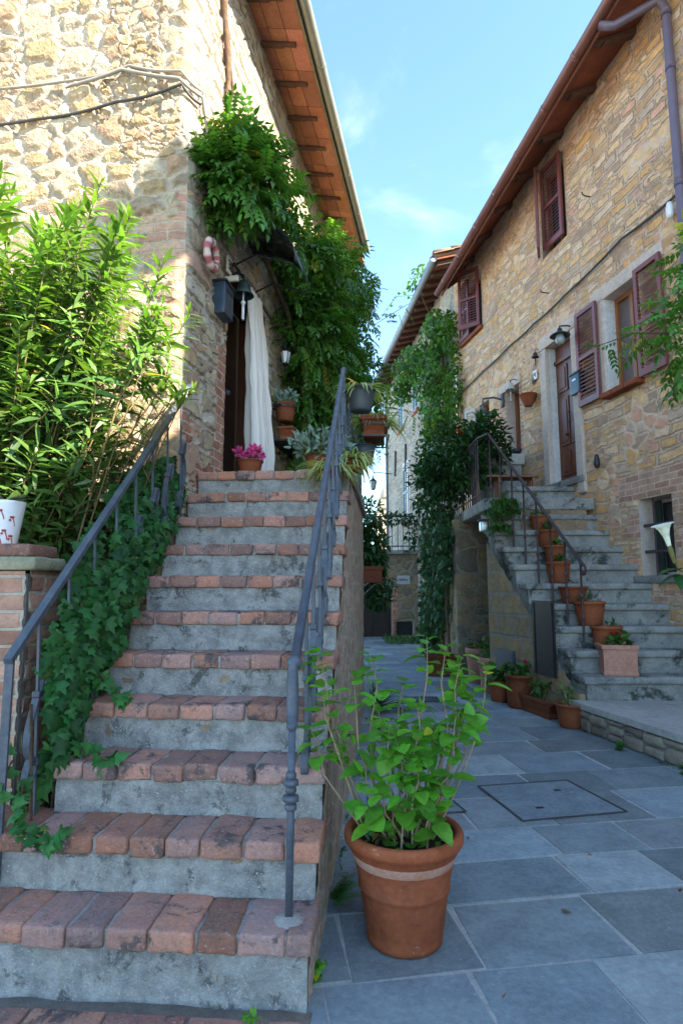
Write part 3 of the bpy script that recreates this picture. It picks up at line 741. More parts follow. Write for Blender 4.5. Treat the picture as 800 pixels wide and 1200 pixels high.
# ================================================================= SECOND HOUSE (down the lane)
h2=thing('stone_house','pale grey stone house farther down the lane with dark gutter and iron wall bars','house',HF(0,0,0))
hy=HF.uY
hops=[(hy(17.6),hy(18.3),3.35,5.15,.08),(hy(16.2),hy(16.8),6.45,7.9,.15),(hy(18.3),hy(18.9),6.45,7.9,.15),(hy(14.9),hy(15.5),4.4,5.9,.15)]
wall('wall',HF,0,hy(21.0),-.05,8.75,.035,M['wallH2'],h2,hops,depth=.15)
for i,op in enumerate(hops):
    ua,ub,za,zb=op[:4]
    mb=MB(); mb.obox(HF(ua,-.14,za),HF.d*(ub-ua),HF.n*.03,V((0,0,zb-za))); w=mb.build('window',M['glass'],h2)
    mb=MB()
    for u in (ua-.09,ub): mb.rbox(HF(u,-.02,za-.02),HF.d*.09,HF.n*.05,V((0,0,zb-za+.1)),.008,(2,2,4),.002)
    mb.rbox(HF(ua-.09,-.02,zb),HF.d*(ub-ua+.18),HF.n*.055,V((0,0,.1)),.008,(4,2,2),.002); mb.build('frame',M['whitewash'],w,True)
    for k in (0,1):
        mb=MB(); o0=HF(ua+k*(ub-ua)/2,.012,za); W=(ub-ua)/2-.01
        for x in (0,W-.05): mb.obox(o0+HF.d*x,HF.d*.05,HF.n*.04,V((0,0,zb-za)))
        for z in (0,(zb-za)*.5,zb-za-.06): mb.obox(o0+V((0,0,z)),HF.d*W,HF.n*.038,V((0,0,.06)))
        n=int((zb-za)/.075)
        for q in range(n): mb.obox(o0+HF.d*.05+HF.n*.004+V((0,0,.05+q*.073)),HF.d*(W-.1),HF.n*.03+V((0,0,-.02)),V((0,0,.012)))
        mb.build('shutter',M['blueshutter'],h2)
    mb=MB(); mb.rbox(HF(ua-.08,-.1,za-.1),HF.d*(ub-ua+.16),HF.n*.19,V((0,0,.09)),.01,(5,3,2),.004); mb.build('sill',M['terralight'],w,True)
mb=MB(); mb.obox(HF(hy(21.0),-4,-.05),HF.n*4,HF.d*.03,V((0,0,8.8))); mb.build('end_wall',M['wallH2'],h2)
ho,hz=.55,8.50
mb=MB(); mb.obox(HF(-.6,ho,hz),HF.d*(hy(21)+.9),-HF.n*(ho+.03)+V((0,0,.16)),V((0,0,.03))); mb.build('eave_lining',M['plankR'],h2)
u=-.5
while u<hy(21.2):
    p0=HF(u,-.02,hz+.15); e=HF(u,ho-.04,hz)-p0; mb=MB(); mb.rbox(p0-V((0,0,.09)),HF.d*.1,e,V((0,0,.1)),.012,(2,4,2),.004); mb.build('rafter',M['rafter'],h2,True); u+=.42
mb=MB(); mb.tube([HF(-.6,ho+.06,hz+.02),HF(hy(21)+.3,ho+.06,hz+.02)],.075,12); mb.build('gutter',M['gutterD'],h2,True)
roof(HF,-.6,hy(21)+.3,lambda u:HF(u,ho+.04,hz+.05),lambda u:HF(u,-3.0,hz+1.25),'roof',M['rooftile'],h2,.24)
for Y,z in ((19.5,5.5),(17.9,5.35)):
    mb=MB(); u=hy(Y); mb.tube([HF(u,.05,z-.42),HF(u-.1,.05,z+.42)],.032,6); mb.build('tie_bar',M['rust'],h2)
mb=MB(); mb.tube([HF(hy(20.95),.06,8.4),HF(hy(20.95),.06,0)],.045,10); mb.build('downpipe',M['gutterD'],h2,True)
# ================================================================= RIGHT STONE STAIRS
PZ=.26; SR=.235; SRUN=.238
rs=thing('stone_staircase','weathered grey stone staircase climbing to the wooden door of the right house','staircase',(2.9,7,0))
def sx_left(Y): return 2.46-.27*(Y-6.1)
def sx_right(Y): return RF(uY(Y),0,0).x+.03
for n in range(1,12):
    Y0=6.1+SRUN*(n-1); z=PZ+SR*n; xl=sx_left(Y0) if n<9 else (2.0 if n<10 else 2.02 if n<11 else 2.42); xr=sx_right(Y0)+.02
    if n>=10: xr=sx_right(Y0)+.05
    mb=MB(); mb.rbox((xl-.025,Y0-.03,z-.075),(xr-xl+.025,0,0),(0,SRUN+.12,0),(0,0,.075),.022,(26,5,2),.007,(1,1,1),0,7,n); mb.build('tread',M['stonestep'],rs,True)
    mb=MB(); mb.rbox((xl+.012,Y0+.012,z-SR-.01),(xr-xl-.012,0,0),(0,SRUN+.05,0),(0,0,SR-.06),.01,(26,3,4),.006,(1,1,1),0,8,n); mb.build('riser',M['stonestep'],rs,True)
# flank wall facing the lane
zl2=PZ+SR*10
SF=Frame((2.46,6.1),-15.2,-1)
LU=(7.95-6.1)/SF.d.y
def flank_top(u):
    k=max(0,min(9,math.floor((u*SF.d.y)/SRUN)))
    return PZ+SR*(k+1)-.09
prof=[(-.0,-.05)]; 
for k in range(0,8):
    ua=SRUN*k/SF.d.y+(.012 if k else 0); prof+= [(ua,PZ+SR*(k+1)-.07)]
    if k<7: prof+=[(SRUN*(k+1)/SF.d.y+.012,PZ+SR*(k+1)-.07)]
prof+=[(LU,PZ+SR*8-.07),(LU,-.05)]
mb=MB(); mb.poly_prism(prof,lambda a,b,o:SF(a,o,b),-.03,-.9); mb.build('core',M['stonestep'],rs,fixn=True)
# sheet with displaced masonry, clipped under the step line by a slanting top
def fl(u): return PZ+max(.03,(u-.10))*SR/SRUN*SF.d.y+.03
mbv=wall('flank',SF,0.02,LU,-.05,1.0,.03,M['ashlar'],rs,brick=lambda u,z:.9,zt=lambda u:max(.08,min(fl(u),zl2-.1)))
# landing
land=MB(); lx=lambda Y: 2.03
land.rbox((1.96,7.98,zl2-.17),(1.5,0,0),(0,3.85,0),(0,0,.165),.02,(10,20,3),.006); land.build('landing_slab',M['stonestep'],rs,True)
PF=Frame((2.06,9.55),0,-1)
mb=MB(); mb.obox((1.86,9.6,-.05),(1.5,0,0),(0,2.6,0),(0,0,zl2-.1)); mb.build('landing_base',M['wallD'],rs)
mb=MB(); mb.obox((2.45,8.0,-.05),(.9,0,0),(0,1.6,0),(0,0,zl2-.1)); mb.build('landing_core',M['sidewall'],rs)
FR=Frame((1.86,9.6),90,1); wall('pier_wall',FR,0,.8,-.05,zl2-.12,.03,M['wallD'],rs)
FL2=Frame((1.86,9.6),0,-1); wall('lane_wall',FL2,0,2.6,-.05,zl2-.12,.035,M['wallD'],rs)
# iron hatch and small panel set against the flank
u0_=.62
mb=MB(); mb.obox(SF(.42,.035,.42),SF.d*.40,SF.n*.02,V((0,0,.82)))
for s in (.44,.78): mb.obox(SF(s,.055,.44),SF.d*.025,SF.n*.008,V((0,0,.78)))
tag(mb.build('metal_hatch',M['black'],None,base=SF(.6,.03,.42)),'tall black metal hatch in the side wall of the stone staircase','hatch')
mb=MB(); mb.obox(SF(1.25,.035,.22),SF.d*.42,SF.n*.02,V((0,0,.40))); mb.obox(SF(1.28,.055,.25),SF.d*.36,SF.n*.006,V((0,0,.34)))
tag(mb.build('meter_cover',M['mbox'],None,base=SF(1.4,.03,.2)),'low dark metal panel behind the pink pot beside the stone staircase','cover')
# side platform at the foot of the right stairs
pf=thing('stone_platform','low platform with pale stone slabs at the foot of the right staircase','platform',(2.9,5.4,0))
mb=MB(); pts=[(2.30,6.16),(2.42,5.60),(2.62,4.70),(2.95,3.3),(5.2,3.3),(5.2,6.2)]
nn=len(pts)
mb.add([(x,y,PZ-.055) for x,y in pts]+[(x,y,PZ) for x,y in pts],[tuple(reversed(range(nn))),tuple(range(nn,2*nn))]+[(i,(i+1)%nn,nn+(i+1)%nn,nn+i) for i in range(nn)])
mb.build('slab_top',M['platform'],pf,fixn=True)
mb=MB(); mb.add([(x+.04,y,-.05) for x,y in pts]+[(x+.04,y,PZ-.05) for x,y in pts],[tuple(reversed(range(nn))),tuple(range(nn,2*nn))]+[(i,(i+1)%nn,nn+(i+1)%nn,nn+i) for i in range(nn)])
mb.build('base',M['mortar'],pf,fixn=True)
rr=random.Random(21); mb=MB()
for (xa,ya),(xb,yb) in zip(pts[:3],pts[1:4]):
    A,B=V((xa+.01,ya,0)),V((xb+.01,yb,0)); e=(B-A); L=e.length; e.normalize(); nn_=V((e.y,-e.x,0)); s=0
    while s<L-.04:
        w=min(rr.uniform(.10,.26),L-s); z=0
        while z<PZ-.08:
            h=min(rr.uniform(.07,.19),PZ-.06-z)
            t=rr.uniform(.6,1.1); mb.rbox(A+e*(s+.008)+V((.0,0,z))-V((rr.uniform(0,.015),0,0)),e*(w-.016),V((.08,.0,0)),V((0,0,h-.012)),min(.03,h*.3,w*.3),(4,3,3),.012,(t,t*.97,t*.93),0,9,s); z+=h
        s+=w
mb.build('rubble_face',rough_mat('platform_rubble',(.33,.29,.24),(.24,.21,.17),6,.95,.8,stain=((.07,.075,.06),.58),tint=True),pf,True)
# ================================================================= FAR END OF THE LANE
TY=16.6
ter=thing('terrace_building','dim stone terrace building closing the lane with a dark double door below its balcony','building',(1,TY,0))
TF=Frame((.0,TY),90,1)
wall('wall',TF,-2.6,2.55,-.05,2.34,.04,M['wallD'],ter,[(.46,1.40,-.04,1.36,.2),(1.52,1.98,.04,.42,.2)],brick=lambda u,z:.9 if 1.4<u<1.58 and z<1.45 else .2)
mb=MB(); mb.obox((-3.5,TY+.25,-.05),(5.6,0,0),(0,5,0),(0,0,2.3)); mb.build('core',M['mortar'],ter)
mb=MB(); mb.rbox((-2.3,TY-.14,2.30),(4.75,0,0),(0,.6,0),(0,0,.11),.015,(12,3,2),.004); mb.build('balcony_edge',M['stonestep'],ter,True)
mb=MB()
for k in (0,1): mb.obox((.462+k*.47,TY+.16,.0),(.462,0,0),(0,.04,0),(0,0,1.36)); mb.obox((.53+k*.47,TY+.145,.15),(.33,0,0),(0,.016,0),(0,0,.48)); mb.obox((.53+k*.47,TY+.145,.72),(.33,0,0),(0,.016,0),(0,0,.52))
mb.build('double_door',M['doorfar'],ter)
mb=MB(); mb.obox((1.50,TY+.1,.03),(.5,0,0),(0,.03,0),(0,0,.42)); mb.build('cellar_vent',M['black'],ter)
mb=MB(); mb.rbox((.38,TY-.05,1.40),(1.25,0,0),(0,.12,0),(0,0,.08),.01,(6,2,2),.004); mb.build('door_lintel',M['stonestep'],ter,True)
mb=MB()
x=-.9
mb.tube([(-.9,TY-.07,3.36),(2.4,TY-.07,3.36)],.022,6); mb.tube([(-.9,TY-.07,2.52),(2.4,TY-.07,2.52)],.018,6)
while x<2.4: mb.tube([(x,TY-.07,2.40),(x,TY-.07,3.36)],.013,6); x+=.155
mb.build('balcony_railing',M['iron'],ter)
pl_=thing('street_plaque','pale street name plaque on the wall beside the far double door','sign',(1.73,TY-.04,1.42)); mb=MB(); mb.obox((1.55,TY-.045,1.46),(.36,0,0),(0,.02,0),(0,0,.24)); mb.build('plate',M['ironlight'],pl_)
mb=MB()
for k,(dx,w,h) in enumerate(((.05,.016,.07),(.09,.03,.07),(.14,.026,.07),(.19,.026,.07),(.23,.016,.06),(.27,.026,.05))): mb.obox((1.55+dx,TY-.051,1.55),(w,0,0),(0,.005,0),(0,0,h))
mb.build('lettering',M['inkblue'],pl_)
# building silhouette beyond
bb=MB(); bb.obox((1.66,27,0),(.9,0,0),(0,3,0),(0,0,5.0)); bb.obox((1.80,26.9,5.0),(.6,0,0),(0,3,0),(0,0,.5)); bb.obox((1.95,26.8,5.5),(.5,0,0),(0,3,0),(0,0,.5))
tag(bb.build('stepped_building',M['wallH2'],None,base=(1.7,27,0)),'small grey stepped gable seen against the white sky beyond the lane','building')
# street lantern on a bracket
ln=thing('street_lantern','black street lantern on an iron bracket at the far end of the lane','lamp',(1.35,19.6,4.9))
def lantern(parent,c,s,matm,glassm):
    c=V(c); mb=MB()
    mb.lathe([(.001,.62*s),(.02*s,.6*s),(.03*s,.5*s),(.16*s,.38*s),(.17*s,.36*s),(.001,.36*s)],c,6)
    mb.lathe([(.001,.0),(.07*s,.0),(.09*s,.03*s),(.08*s,.05*s),(.001,.05*s)],c,6)
    for k in range(6):
        a=2*math.pi*k/6; mb.tube([c+V((math.cos(a)*.085*s,math.sin(a)*.085*s,.04*s)),c+V((math.cos(a)*.15*s,math.sin(a)*.15*s,.37*s))],.009*s,5)
    mb.build('lamp_frame',matm,parent)
    mb=MB(); mb.lathe([(.078*s,.05*s),(.142*s,.36*s)],c,6); mb.build('lamp_glass',glassm,parent)
lantern(ln,(1.10,20.2,4.72),.85,M['black'],M['lampglass'])
mb=MB(); mb.tube([(1.10,20.2,5.24),(1.12,20.2,5.34),(1.35,20.2,5.34),HF(hy(20.3),-.02,5.30)],.016,6); mb.build('bracket',M['black'],ln)
# ================================================================= IRON RAILINGS OF THE LEFT STAIRS
def cscroll(mb,c,ea,eb,r,side,w=.022,th=.007,turn=1.35,fl=1):
    pts=[]
    for i in range(17):
        t=i/16; a=-math.pi*.55+turn*2*math.pi*t*.75; q=r*(1-.55*t); pts.append(V(c)+V(ea)*math.cos(a)*q*fl+V(eb)*math.sin(a)*q)
    mb.strap(pts,w,th,side)
def baluster(parent,base,top,along,scroll=True,k=0,w=.016):
    """square bar with collars and a pair of flat C-scrolls on its lower half"""
    base,top=V(base),V(top); mb=MB(); e=(top-base)
    side=V(along).cross(V((0,0,1))).normalized()
    mb.strap([base,base.lerp(top,.5),top],w,w,side)
    for f in (.30,.62): c=base.lerp(top,f); mb.rbox(c-V((.017,.017,.014)),(.034,0,0),(0,.034,0),(0,0,.028),.006,(2,2,2),0)
    if scroll:
        s=V(along).normalized(); m=base.lerp(top,.46)
        pts=[]
        for i in range(21):
            t=i/20; pts.append(base.lerp(top,.30+.32*t)+s*(.085*math.sin(math.pi*t)*(1 if k%2 else -1)))
        mb.strap(pts,.030,.010,side)
        cscroll(mb,base.lerp(top,.62)+s*.05,s,(0,0,1),.055,side,.030,.010); cscroll(mb,base.lerp(top,.30)-s*.05,s,(0,0,1),-.055,side,.030,.010)
    return mb.build('baluster',M['iron'],parent)
r1=thing('iron_railing','blue grey wrought iron handrail on the open right side of the brick staircase','railing',(-.185,2.22,.238))
A,B=V((-.182,2.34,1.105)),V((.014,4.55,3.12)); e=(B-A).normalized()
mb=MB(); mb.tube([A-e*.02,A.lerp(B,.3),A.lerp(B,.6),B],.020,12); mb.sphere(A,.030,14); mb.sphere(B+e*.01,.026,12); mb.sphere(B+e*.045,.014,10)
mb.build('handrail',M['iron'],r1,True)
mb=MB(); a0=V((-.185,2.30,1.075)); mb.tube([a0+V((0,.02,.02)),a0,a0-V((0,.002,.10)),a0-V((0,.004,.19))],[.016,.021,.024,.021],12); mb.sphere(a0-V((0,.004,.195)),.022,12); mb.build('newel_grip',M['iron'],r1,True)
mb=MB(); bs=V((-.185,2.235,.232)); mb.strap([bs,bs.lerp(a0-V((0,0,.19)),.5),a0-V((0,0,.19))],.026,.026,(1,0,0))
for z,r in ((.37,.022),(.40,.030),(.43,.020),(.455,.028),(.48,.020)): mb.lathe([(.012,-.014),(r,-.008),(r,.008),(.012,.014)],bs+V((0,.03,z)),12)
mb.build('newel_post',M['iron'],r1,True)
for k in range(1,10):
    Y=2.40+k*.2237; f=(Y-A.y)/(B.y-A.y); top=A.lerp(B,f); b0=ST((k)*RUN+.065,-.085,Z1+RISE*k)
    baluster(r1,(top.x+.012,Y,b0.z-.004),(top.x,Y,top.z-.01),ST.d+V((0,0,.9)),True,k)
mb=MB(); tp=B; mb.strap([(.02,4.55,zl-.01),(.018,4.55,2.7),(.016,4.55,3.10)],.026,.026,(1,0,0)); mb.build('end_post',M['iron'],r1)
mb=MB(); mb.lathe([(.055,-.003),(.045,.006),(.022,.014),(.001,.016)],(-.185,2.235,.236),14,(1,1,1),0,1,1,.4); mb.build('mortar_seat',M['mortar'],r1,True)
# landing rail with pots hung on it
r2=thing('landing_railing','low iron railing running along the edge of the brick landing under the vine','railing',(.06,4.7,zl))
mb=MB(); p0,p1=V((.03,4.6,3.0)),V((.24,6.9,3.0)); mb.tube([p0,p1],.016,8); mb.tube([p0-V((0,0,.6)),p1-V((0,0,.6))],.010,6); mb.build('rail',M['iron'],r2,True)
for i in range(9):
    q=p0.lerp(p1,(i+.5)/9); mb=MB(); mb.tube([(q.x,q.y,zl-.01),(q.x,q.y,3.0)],.009,6); mb.build('bar',M['iron'],r2)
# left railing
r3=thing('iron_railing','grey iron handrail with flat scrolls on the ivy side of the brick staircase','railing',(-1.34,2.45,.25))
A2,B2=V((-1.345,2.44,1.10)),V((-1.135,4.10,2.75)); e2=(B2-A2).normalized()
mb=MB(); mb.obox(A2-V((.018,0,.012)),(.036,0,0),B2-A2,V((0,-.012,.022))); mb.build('handrail',M['iron'],r3)
mb=MB(); mb.obox(B2-V((.021,0,.012))+e2*.001,(.042,0,0),e2*.19,V((0,-.012,.022))); mb.obox(B2+e2*.19+V((-.15,-.002,-.012)),(.17,0,0),(0,.03,0),(0,0,.022)); mb.build('rail_end',M['ironlight'],r3)  # pale iron: sunlight on the rail end put into its colour
mb=MB(); mb.strap([(-1.345,2.45,.24),(-1.345,2.45,.7),(-1.345,2.45,1.10)],.034,.014,(1,0,0)); mb.build('newel_post',M['iron'],r3)
for k in range(0,8):
    Y=2.62+k*.2055; f=(Y-A2.y)/(B2.y-A2.y); top=A2.lerp(B2,f); z0=.40+k*.2055*.93
    baluster(r3,(top.x+.03,Y,z0),(top.x,Y,top.z-.01),ST.d+V((0,0,.9)),True,k,.011)
# ================================================================= BRICK PILLAR AND GLAZED POT
pil=thing('brick_pillar','brick pillar with mossy stone cap at the left edge beside the lower steps','pillar',(-1.8,2.9,0))
PFf=Frame((-2.6,2.75),90,1); wall('front_face',PFf,0,1.145,-.02,1.47,.016,M['brick'],pil,brick=lambda u,z:3,edge=False)
PFs=Frame((-1.455,2.75),0,1); wall('side_face',PFs,0,.28,-.02,1.47,.016,M['brick'],pil,brick=lambda u,z:3,edge=False)
mb=MB(); mb.obox((-2.6,2.76,0),(1.14,0,0),(0,.26,0),(0,0,1.46)); mb.build('core',M['mortar'],pil)
mb=MB()
for i,x in enumerate((-2.66,-2.22,-1.79)): mb.rbox((x,2.70,1.475),(.43 if i<2 else .39,0,0),(0,.37,0),(0,0,.062),.014,(12,8,2),.008,(1,1,1),0,9,i)
mb.build('stone_cap',rough_mat('mossy_cap_stone',(.30,.28,.20),(.22,.21,.14),6,.95,.8,stain=((.10,.11,.06),.52)),pil,True)
mb=MB()
for i in range(7):
    t=R.uniform(.55,1.0); mb.rbox((-2.62+i*.168,2.75,1.538),(.160,0,0),(0,.27,0),(0,0,.06),.012,(5,6,2),.006,(t,t,t),0,11,i)
mb.build('brick_course',M['nosing'],pil,True)
# ================================================================= POTS
def pot_mesh(mb,c,rt,rb,h,rim=.12,n=32,sx=1,sy=1,lip=1.09,col=(1,1,1)):
    rh_=h*rim
    prof=[(.001,.004),(rb*.9,.0),(rb,.012)]
    m=5
    for i in range(1,m+1): f=i/m; prof.append((rb+(rt/lip-rb)*f, .012+(h-rh_-.012)*f))
    prof += [(rt*.985,h-rh_+.004),(rt,h-rh_+.012),(rt,h-.012),(rt*.97,h),(rt*.89,h-.002),(rt*.86,h-.03),(rt*.82,h-.06)]
    mb.lathe(prof,c,n,col,0,sx,sy,.012)
def soil_mesh(c,r,z,sx=1,sy=1):
    mb=MB(); mb.lathe([(.001,z+.006),(r*.5,z+.004),(r,z-.004)],c,18,(1,1,1),0,sx,sy); return mb
# ---- leaves
TM={'lance':([0,.12,.38,.7,1],[.03,.26,.5,.34,0]),'ovate':([0,.10,.36,.72,1],[.05,.36,.5,.28,0]),'heart':([0,.06,.26,.6,.85,1],[.06,.40,.5,.34,.12,0]),'broad':([0,.08,.32,.65,.9,1],[.06,.38,.5,.40,.17,0]),'round':([0,.12,.45,.8,1],[.1,.38,.5,.36,.05]),'strap':([0,.3,.6,.85,1],[.5,.5,.42,.25,0])}
def leaf(mb,p,d,nrm,L,W,tm='ovate',curv=.15,fold=.12,col=(1,1,1)):
    d=V(d).normalized(); s=d.cross(V(nrm))
    if s.length<1e-4: s=d.cross(V((.3,.5,.8)))
    s.normalize(); u=s.cross(d); p=V(p); xs,ws=TM[tm]; vs=[];fs=[]
    for x,w in zip(xs,ws):
        c=p+d*(x*L)-u*(curv*L*x*x); vs+=[c-s*(w*W)+u*(fold*w*W*2),c,c+s*(w*W)+u*(fold*w*W*2)]
    for i in range(len(xs)-1):
        a=i*3; fs+=[(a,a+1,a+4,a+3),(a+1,a+2,a+5,a+4)]
    mb.add(vs,fs,col)
IVY=[(0,.0),(.30,.18),(.22,.52),(.0,.30+.0),(.16,.62)]
def ivyleaf(mb,p,d,nrm,L,col=(1,1,1)):
    d=V(d).normalized(); s=d.cross(V(nrm))
    if s.length<1e-4: s=d.cross(V((.3,.5,.8)))
    s.normalize(); u=s.cross(d); p=V(p)
    out=[(0,-.02),(-.05,.28),(.10,.50),(.28,.26),(.55,.36),(.62,.14),(1,0),(.62,-.14),(.55,-.36),(.28,-.26),(.10,-.50),(-.05,-.28)]
    vs=[p+d*(.35*L)+u*.06*L]+[p+d*(x*L)+s*(y*L)-u*(.10*L*(abs(y)*1.6+x*x)) for x,y in out]
    mb.add(vs,[(0,1+(i+1)%12,1+i) for i in range(12)],col)
def rcol(lo=.65,hi=1.35,warm=.15):
    t=R.uniform(lo,hi)
    if R.random()<.012: return (t*3.4,t*1.25,t*.9)
    return (t*(1+R.uniform(-warm,warm*1.6)),t,t*(1+R.uniform(-warm,warm)))
def rdir(up=.0):
    while True:
        v=V((R.uniform(-1,1),R.uniform(-1,1),R.uniform(-1,1)))
        if .05<v.length<1: v.normalize(); v.z+=up; return v.normalized()
def plant(kind,c,r,h,parent=None,n=40,flower=None,fm='petalred',nf=0,ls=.05,seed=0):
    """a small pot plant: foliage mesh (and flowers) growing from c"""
    R.seed(seed+int(c[0]*1000)+int(c[1]*77)); c=V(c); fo=MB(); st=MB(); tips=[]
    if kind=='spider':
        for i in range(n):
            a=R.uniform(0,6.283); L=R.uniform(.6,1.15)*r*1.6; up=R.uniform(.3,1.2); d=V((math.cos(a),math.sin(a),up)).normalized(); pts=[]
            p=c+V((math.cos(a)*.02,math.sin(a)*.02,0)); w=R.uniform(.008,.013); col=rcol(.7,1.2,.1); vs=[];fs=[]
            s=d.cross(V((0,0,1))).normalized(); m=7
            for k in range(m+1):
                ww=w*(1-.9*(k/m)**2); vs+=[p-s*ww,p+s*ww]; p=p+d*(L/m); d=(d+V((0,0,-.30))).normalized()
            fs=[(2*k,2*k+1,2*k+3,2*k+2) for k in range(m)]; fo.add(vs,fs,col)
    elif kind=='trail':
        for i in range(n):
            a=R.uniform(0,6.283); p=c+V((math.cos(a)*r*.4*R.random(),math.sin(a)*r*.4*R.random(),0)); d=V((math.cos(a)*.7,math.sin(a)*.7,R.uniform(.2,1))).normalized(); L=R.uniform(.5,1)*h
            m=12
            for k in range(m):
                q=p+d*(L/m); 
                for z in range(3): leaf(fo,q,rdir(.1),(0,0,1),ls*R.uniform(.7,1.2),ls*.28,'lance',.2,.1,rcol())
                p=q; d=(d+V((0,0,-.20))+rdir()*.12).normalized()
    else:
        ns=max(4,n//6)
        for i in range(ns):
            a=R.uniform(0,6.283); rr_=math.sqrt(R.random())*r; tip=c+V((math.cos(a)*rr_,math.sin(a)*rr_,h*R.uniform(.45,1)*(1-.35*(rr_/r)**2)))
            b=c+V((math.cos(a)*rr_*.25,math.sin(a)*rr_*.25,-.02)); mid=b.lerp(tip,.5)+V((0,0,h*.06)); st.tube([b,mid,tip],[.006,.005,.003],5,(.8,1,.6)); tips.append(tip)
            for k in range(n//ns+1):
                f=R.uniform(.35,1); p=b.lerp(tip,f) if f<.5 else mid.lerp(tip,(f-.5)*2); d=rdir(.25); d=(d+V((math.cos(a),math.sin(a),0))*.4).normalized()
                p=p+d*ls*.3
                if kind=='ger': leaf(fo,p,d,(0,0,1),ls*R.uniform(.7,1.2),ls*R.uniform(.9,1.1),'round',.2,.18,rcol())
                elif kind=='succ': leaf(fo,p,(d+V((0,0,.5))).normalized(),(d.y,-d.x,.1),ls*R.uniform(.8,1.3),ls*.42,'ovate',-.1,.3,rcol(.8,1.25,.08))
                else: leaf(fo,p,d,(0,0,1),ls*R.uniform(.7,1.3),ls*.5,'ovate',.2,.12,rcol())
    o=[]
    m={'ger':'ger','succ':'silver','spider':'spider','trail':'ger','herb':'ger','dark':'shade'}[kind]
    if fo.v: fo.build('foliage',M[m],parent,True)
    if st.v: st.build('stems',M['stem'],parent,True)
    if nf:
        fl=MB()
        for i in range(nf):
            t=(tips[i%len(tips)] if tips else c+V((0,0,h))) + V((R.uniform(-.02,.02),R.uniform(-.02,.02),R.uniform(.01,.04)))
            for k in range(12):
                d=rdir(.4); leaf(fl,t+d*.012,d,rdir(),.03 if not flower else flower,.022 if not flower else flower*.5,'round',.1,.2,rcol(.75,1.25,.1))
        fl.build('flowers',M[fm],parent,True)
def potted(label,loc,rt,rb,h,kind=None,pr=.15,ph=.2,n=45,nf=0,fm='petalred',mat='terra',rim=.13,tone=1.0,group=None,ls=.05,sx=1,sy=1,name='potted_plant',cat='potted plant',flower=None):
    t=thing(name,label,cat,loc,group); mb=MB(); pot_mesh(mb,loc,rt,rb,h,rim,30,sx,sy,col=(tone,)*3); mb.build('pot',M[mat],t,True)
    soil_mesh(loc,rt*.86,h-.035,sx,sy).build('soil',M['soil'],t,True)
    if kind: plant(kind,(loc[0],loc[1],loc[2]+h-.03),pr,ph,t,n,flower,fm,nf,ls)
    return t
def squarepot(label,loc,w,d,h,rz,kind=None,pr=.15,ph=.2,n=45,nf=0,mat='terralight',flare=1.0,fm='petalred',tone=1.0,ls=.05,name='potted_plant',cat='potted plant',rimh=.05):
    t=thing(name,label,cat,loc); mb=MB(); a,b=math.cos(rz),math.sin(rz); ex=V((a,b,0)); ey=V((-b,a,0)); c=V(loc)
    def ring(z,f,inset=0): 
        return [c+ex*(sx*(w/2*f-inset))+ey*(sy*(d/2*f-inset))+V((0,0,z)) for sx,sy in ((-1,-1),(1,-1),(1,1),(-1,1))]
    levels=[(0,.97*flare),(.02,1.0*flare),(.05,.95*flare),(h-rimh,.97),(h-rimh+.008,1.05),(h-.01,1.06),(h,1.03),(h,.88),(h-.06,.86)]
    vs=[];fs=[]
    for z,f in levels: vs+=ring(z,f)
    for i in range(len(levels)-1):
        for k in range(4): fs.append((i*4+k,i*4+(k+1)%4,i*4+4+(k+1)%4,i*4+4+k))
    fs.append((3,2,1,0)); mb.add(vs,fs,(tone,)*3); o=mb.build('pot',M[mat],t)
    bv=o.modifiers.new('bevel','BEVEL'); bv.width=.006; bv.segments=2
    sm=MB(); sm.add(ring(h-.045,.88),[(0,1,2,3)]); sm.build('soil',M['soil'],t)
    if kind: plant(kind,(loc[0],loc[1],loc[2]+h-.03),pr,ph,t,n,None,fm,nf,ls)
    return t
# ---- the big pot in the foreground with its green shrub
bp=thing('potted_plant','big terracotta pot with chalky band holding a leafy green shrub, standing by the brick stairs','potted plant',(.254,2.565,0))
c=V((.254,2.565,0)); kx,kz=.95,.925; sc_=lambda pr:[(r*kx,z*kz) for r,z in pr]
mb=MB(); mb.lathe(sc_([(.001,.0),(.145,.0),(.158,.006),(.162,.028),(.158,.040),(.166,.06),(.186,.20),(.190,.215),(.196,.222),(.1965,.232),(.193,.238),(.212,.33)]),c,48,(1,1,1),0,1,1,.006)
pb=mb.build('pot',M['terrabig'],bp,True)
mb=MB(); mb.lathe(sc_([(.210,.326),(.216,.334),(.226,.366),(.2262,.37)]),c,48,(1,1,1),0,1,1,.01); mb.build('chalky_band',M['terraband'],bp,True)
mb=MB(); mb.lathe(sc_([(.225,.366),(.231,.374),(.236,.398),(.250,.404),(.256,.418),(.256,.436),(.250,.450),(.238,.457),(.224,.452),(.217,.436),(.214,.40)]),c,48,(1.15,1.1,1.05),0,1,1,.008); mb.build('rim',M['terrabig'],bp,True)
soil_mesh(c,.205,.385).build('soil',M['soil'],bp,True)
R.seed(42); st=MB(); fo=MB()
def rosette(p,up,n,L):
    up=V(up).normalized(); a0=R.uniform(0,6.28)
    sdir=up.cross(V((.3,.8,.1))).normalized(); tdir=up.cross(sdir)
    for k in range(n):
        a=a0+k*2.4; f=R.uniform(.25,.95); d=(sdir*math.cos(a)+tdir*math.sin(a)+up*(.15+.55*f*(k<3))).normalized(); d.z-=.03
        l=L*R.uniform(.65,1.15)*(1 if k>1 else .7); leaf(fo,V(p)+d*.012-up*(.018*k),d,up,l,l*R.uniform(.72,.88),'broad',R.uniform(.02,.5),R.uniform(.05,.2),rcol(.70,1.4,.12))
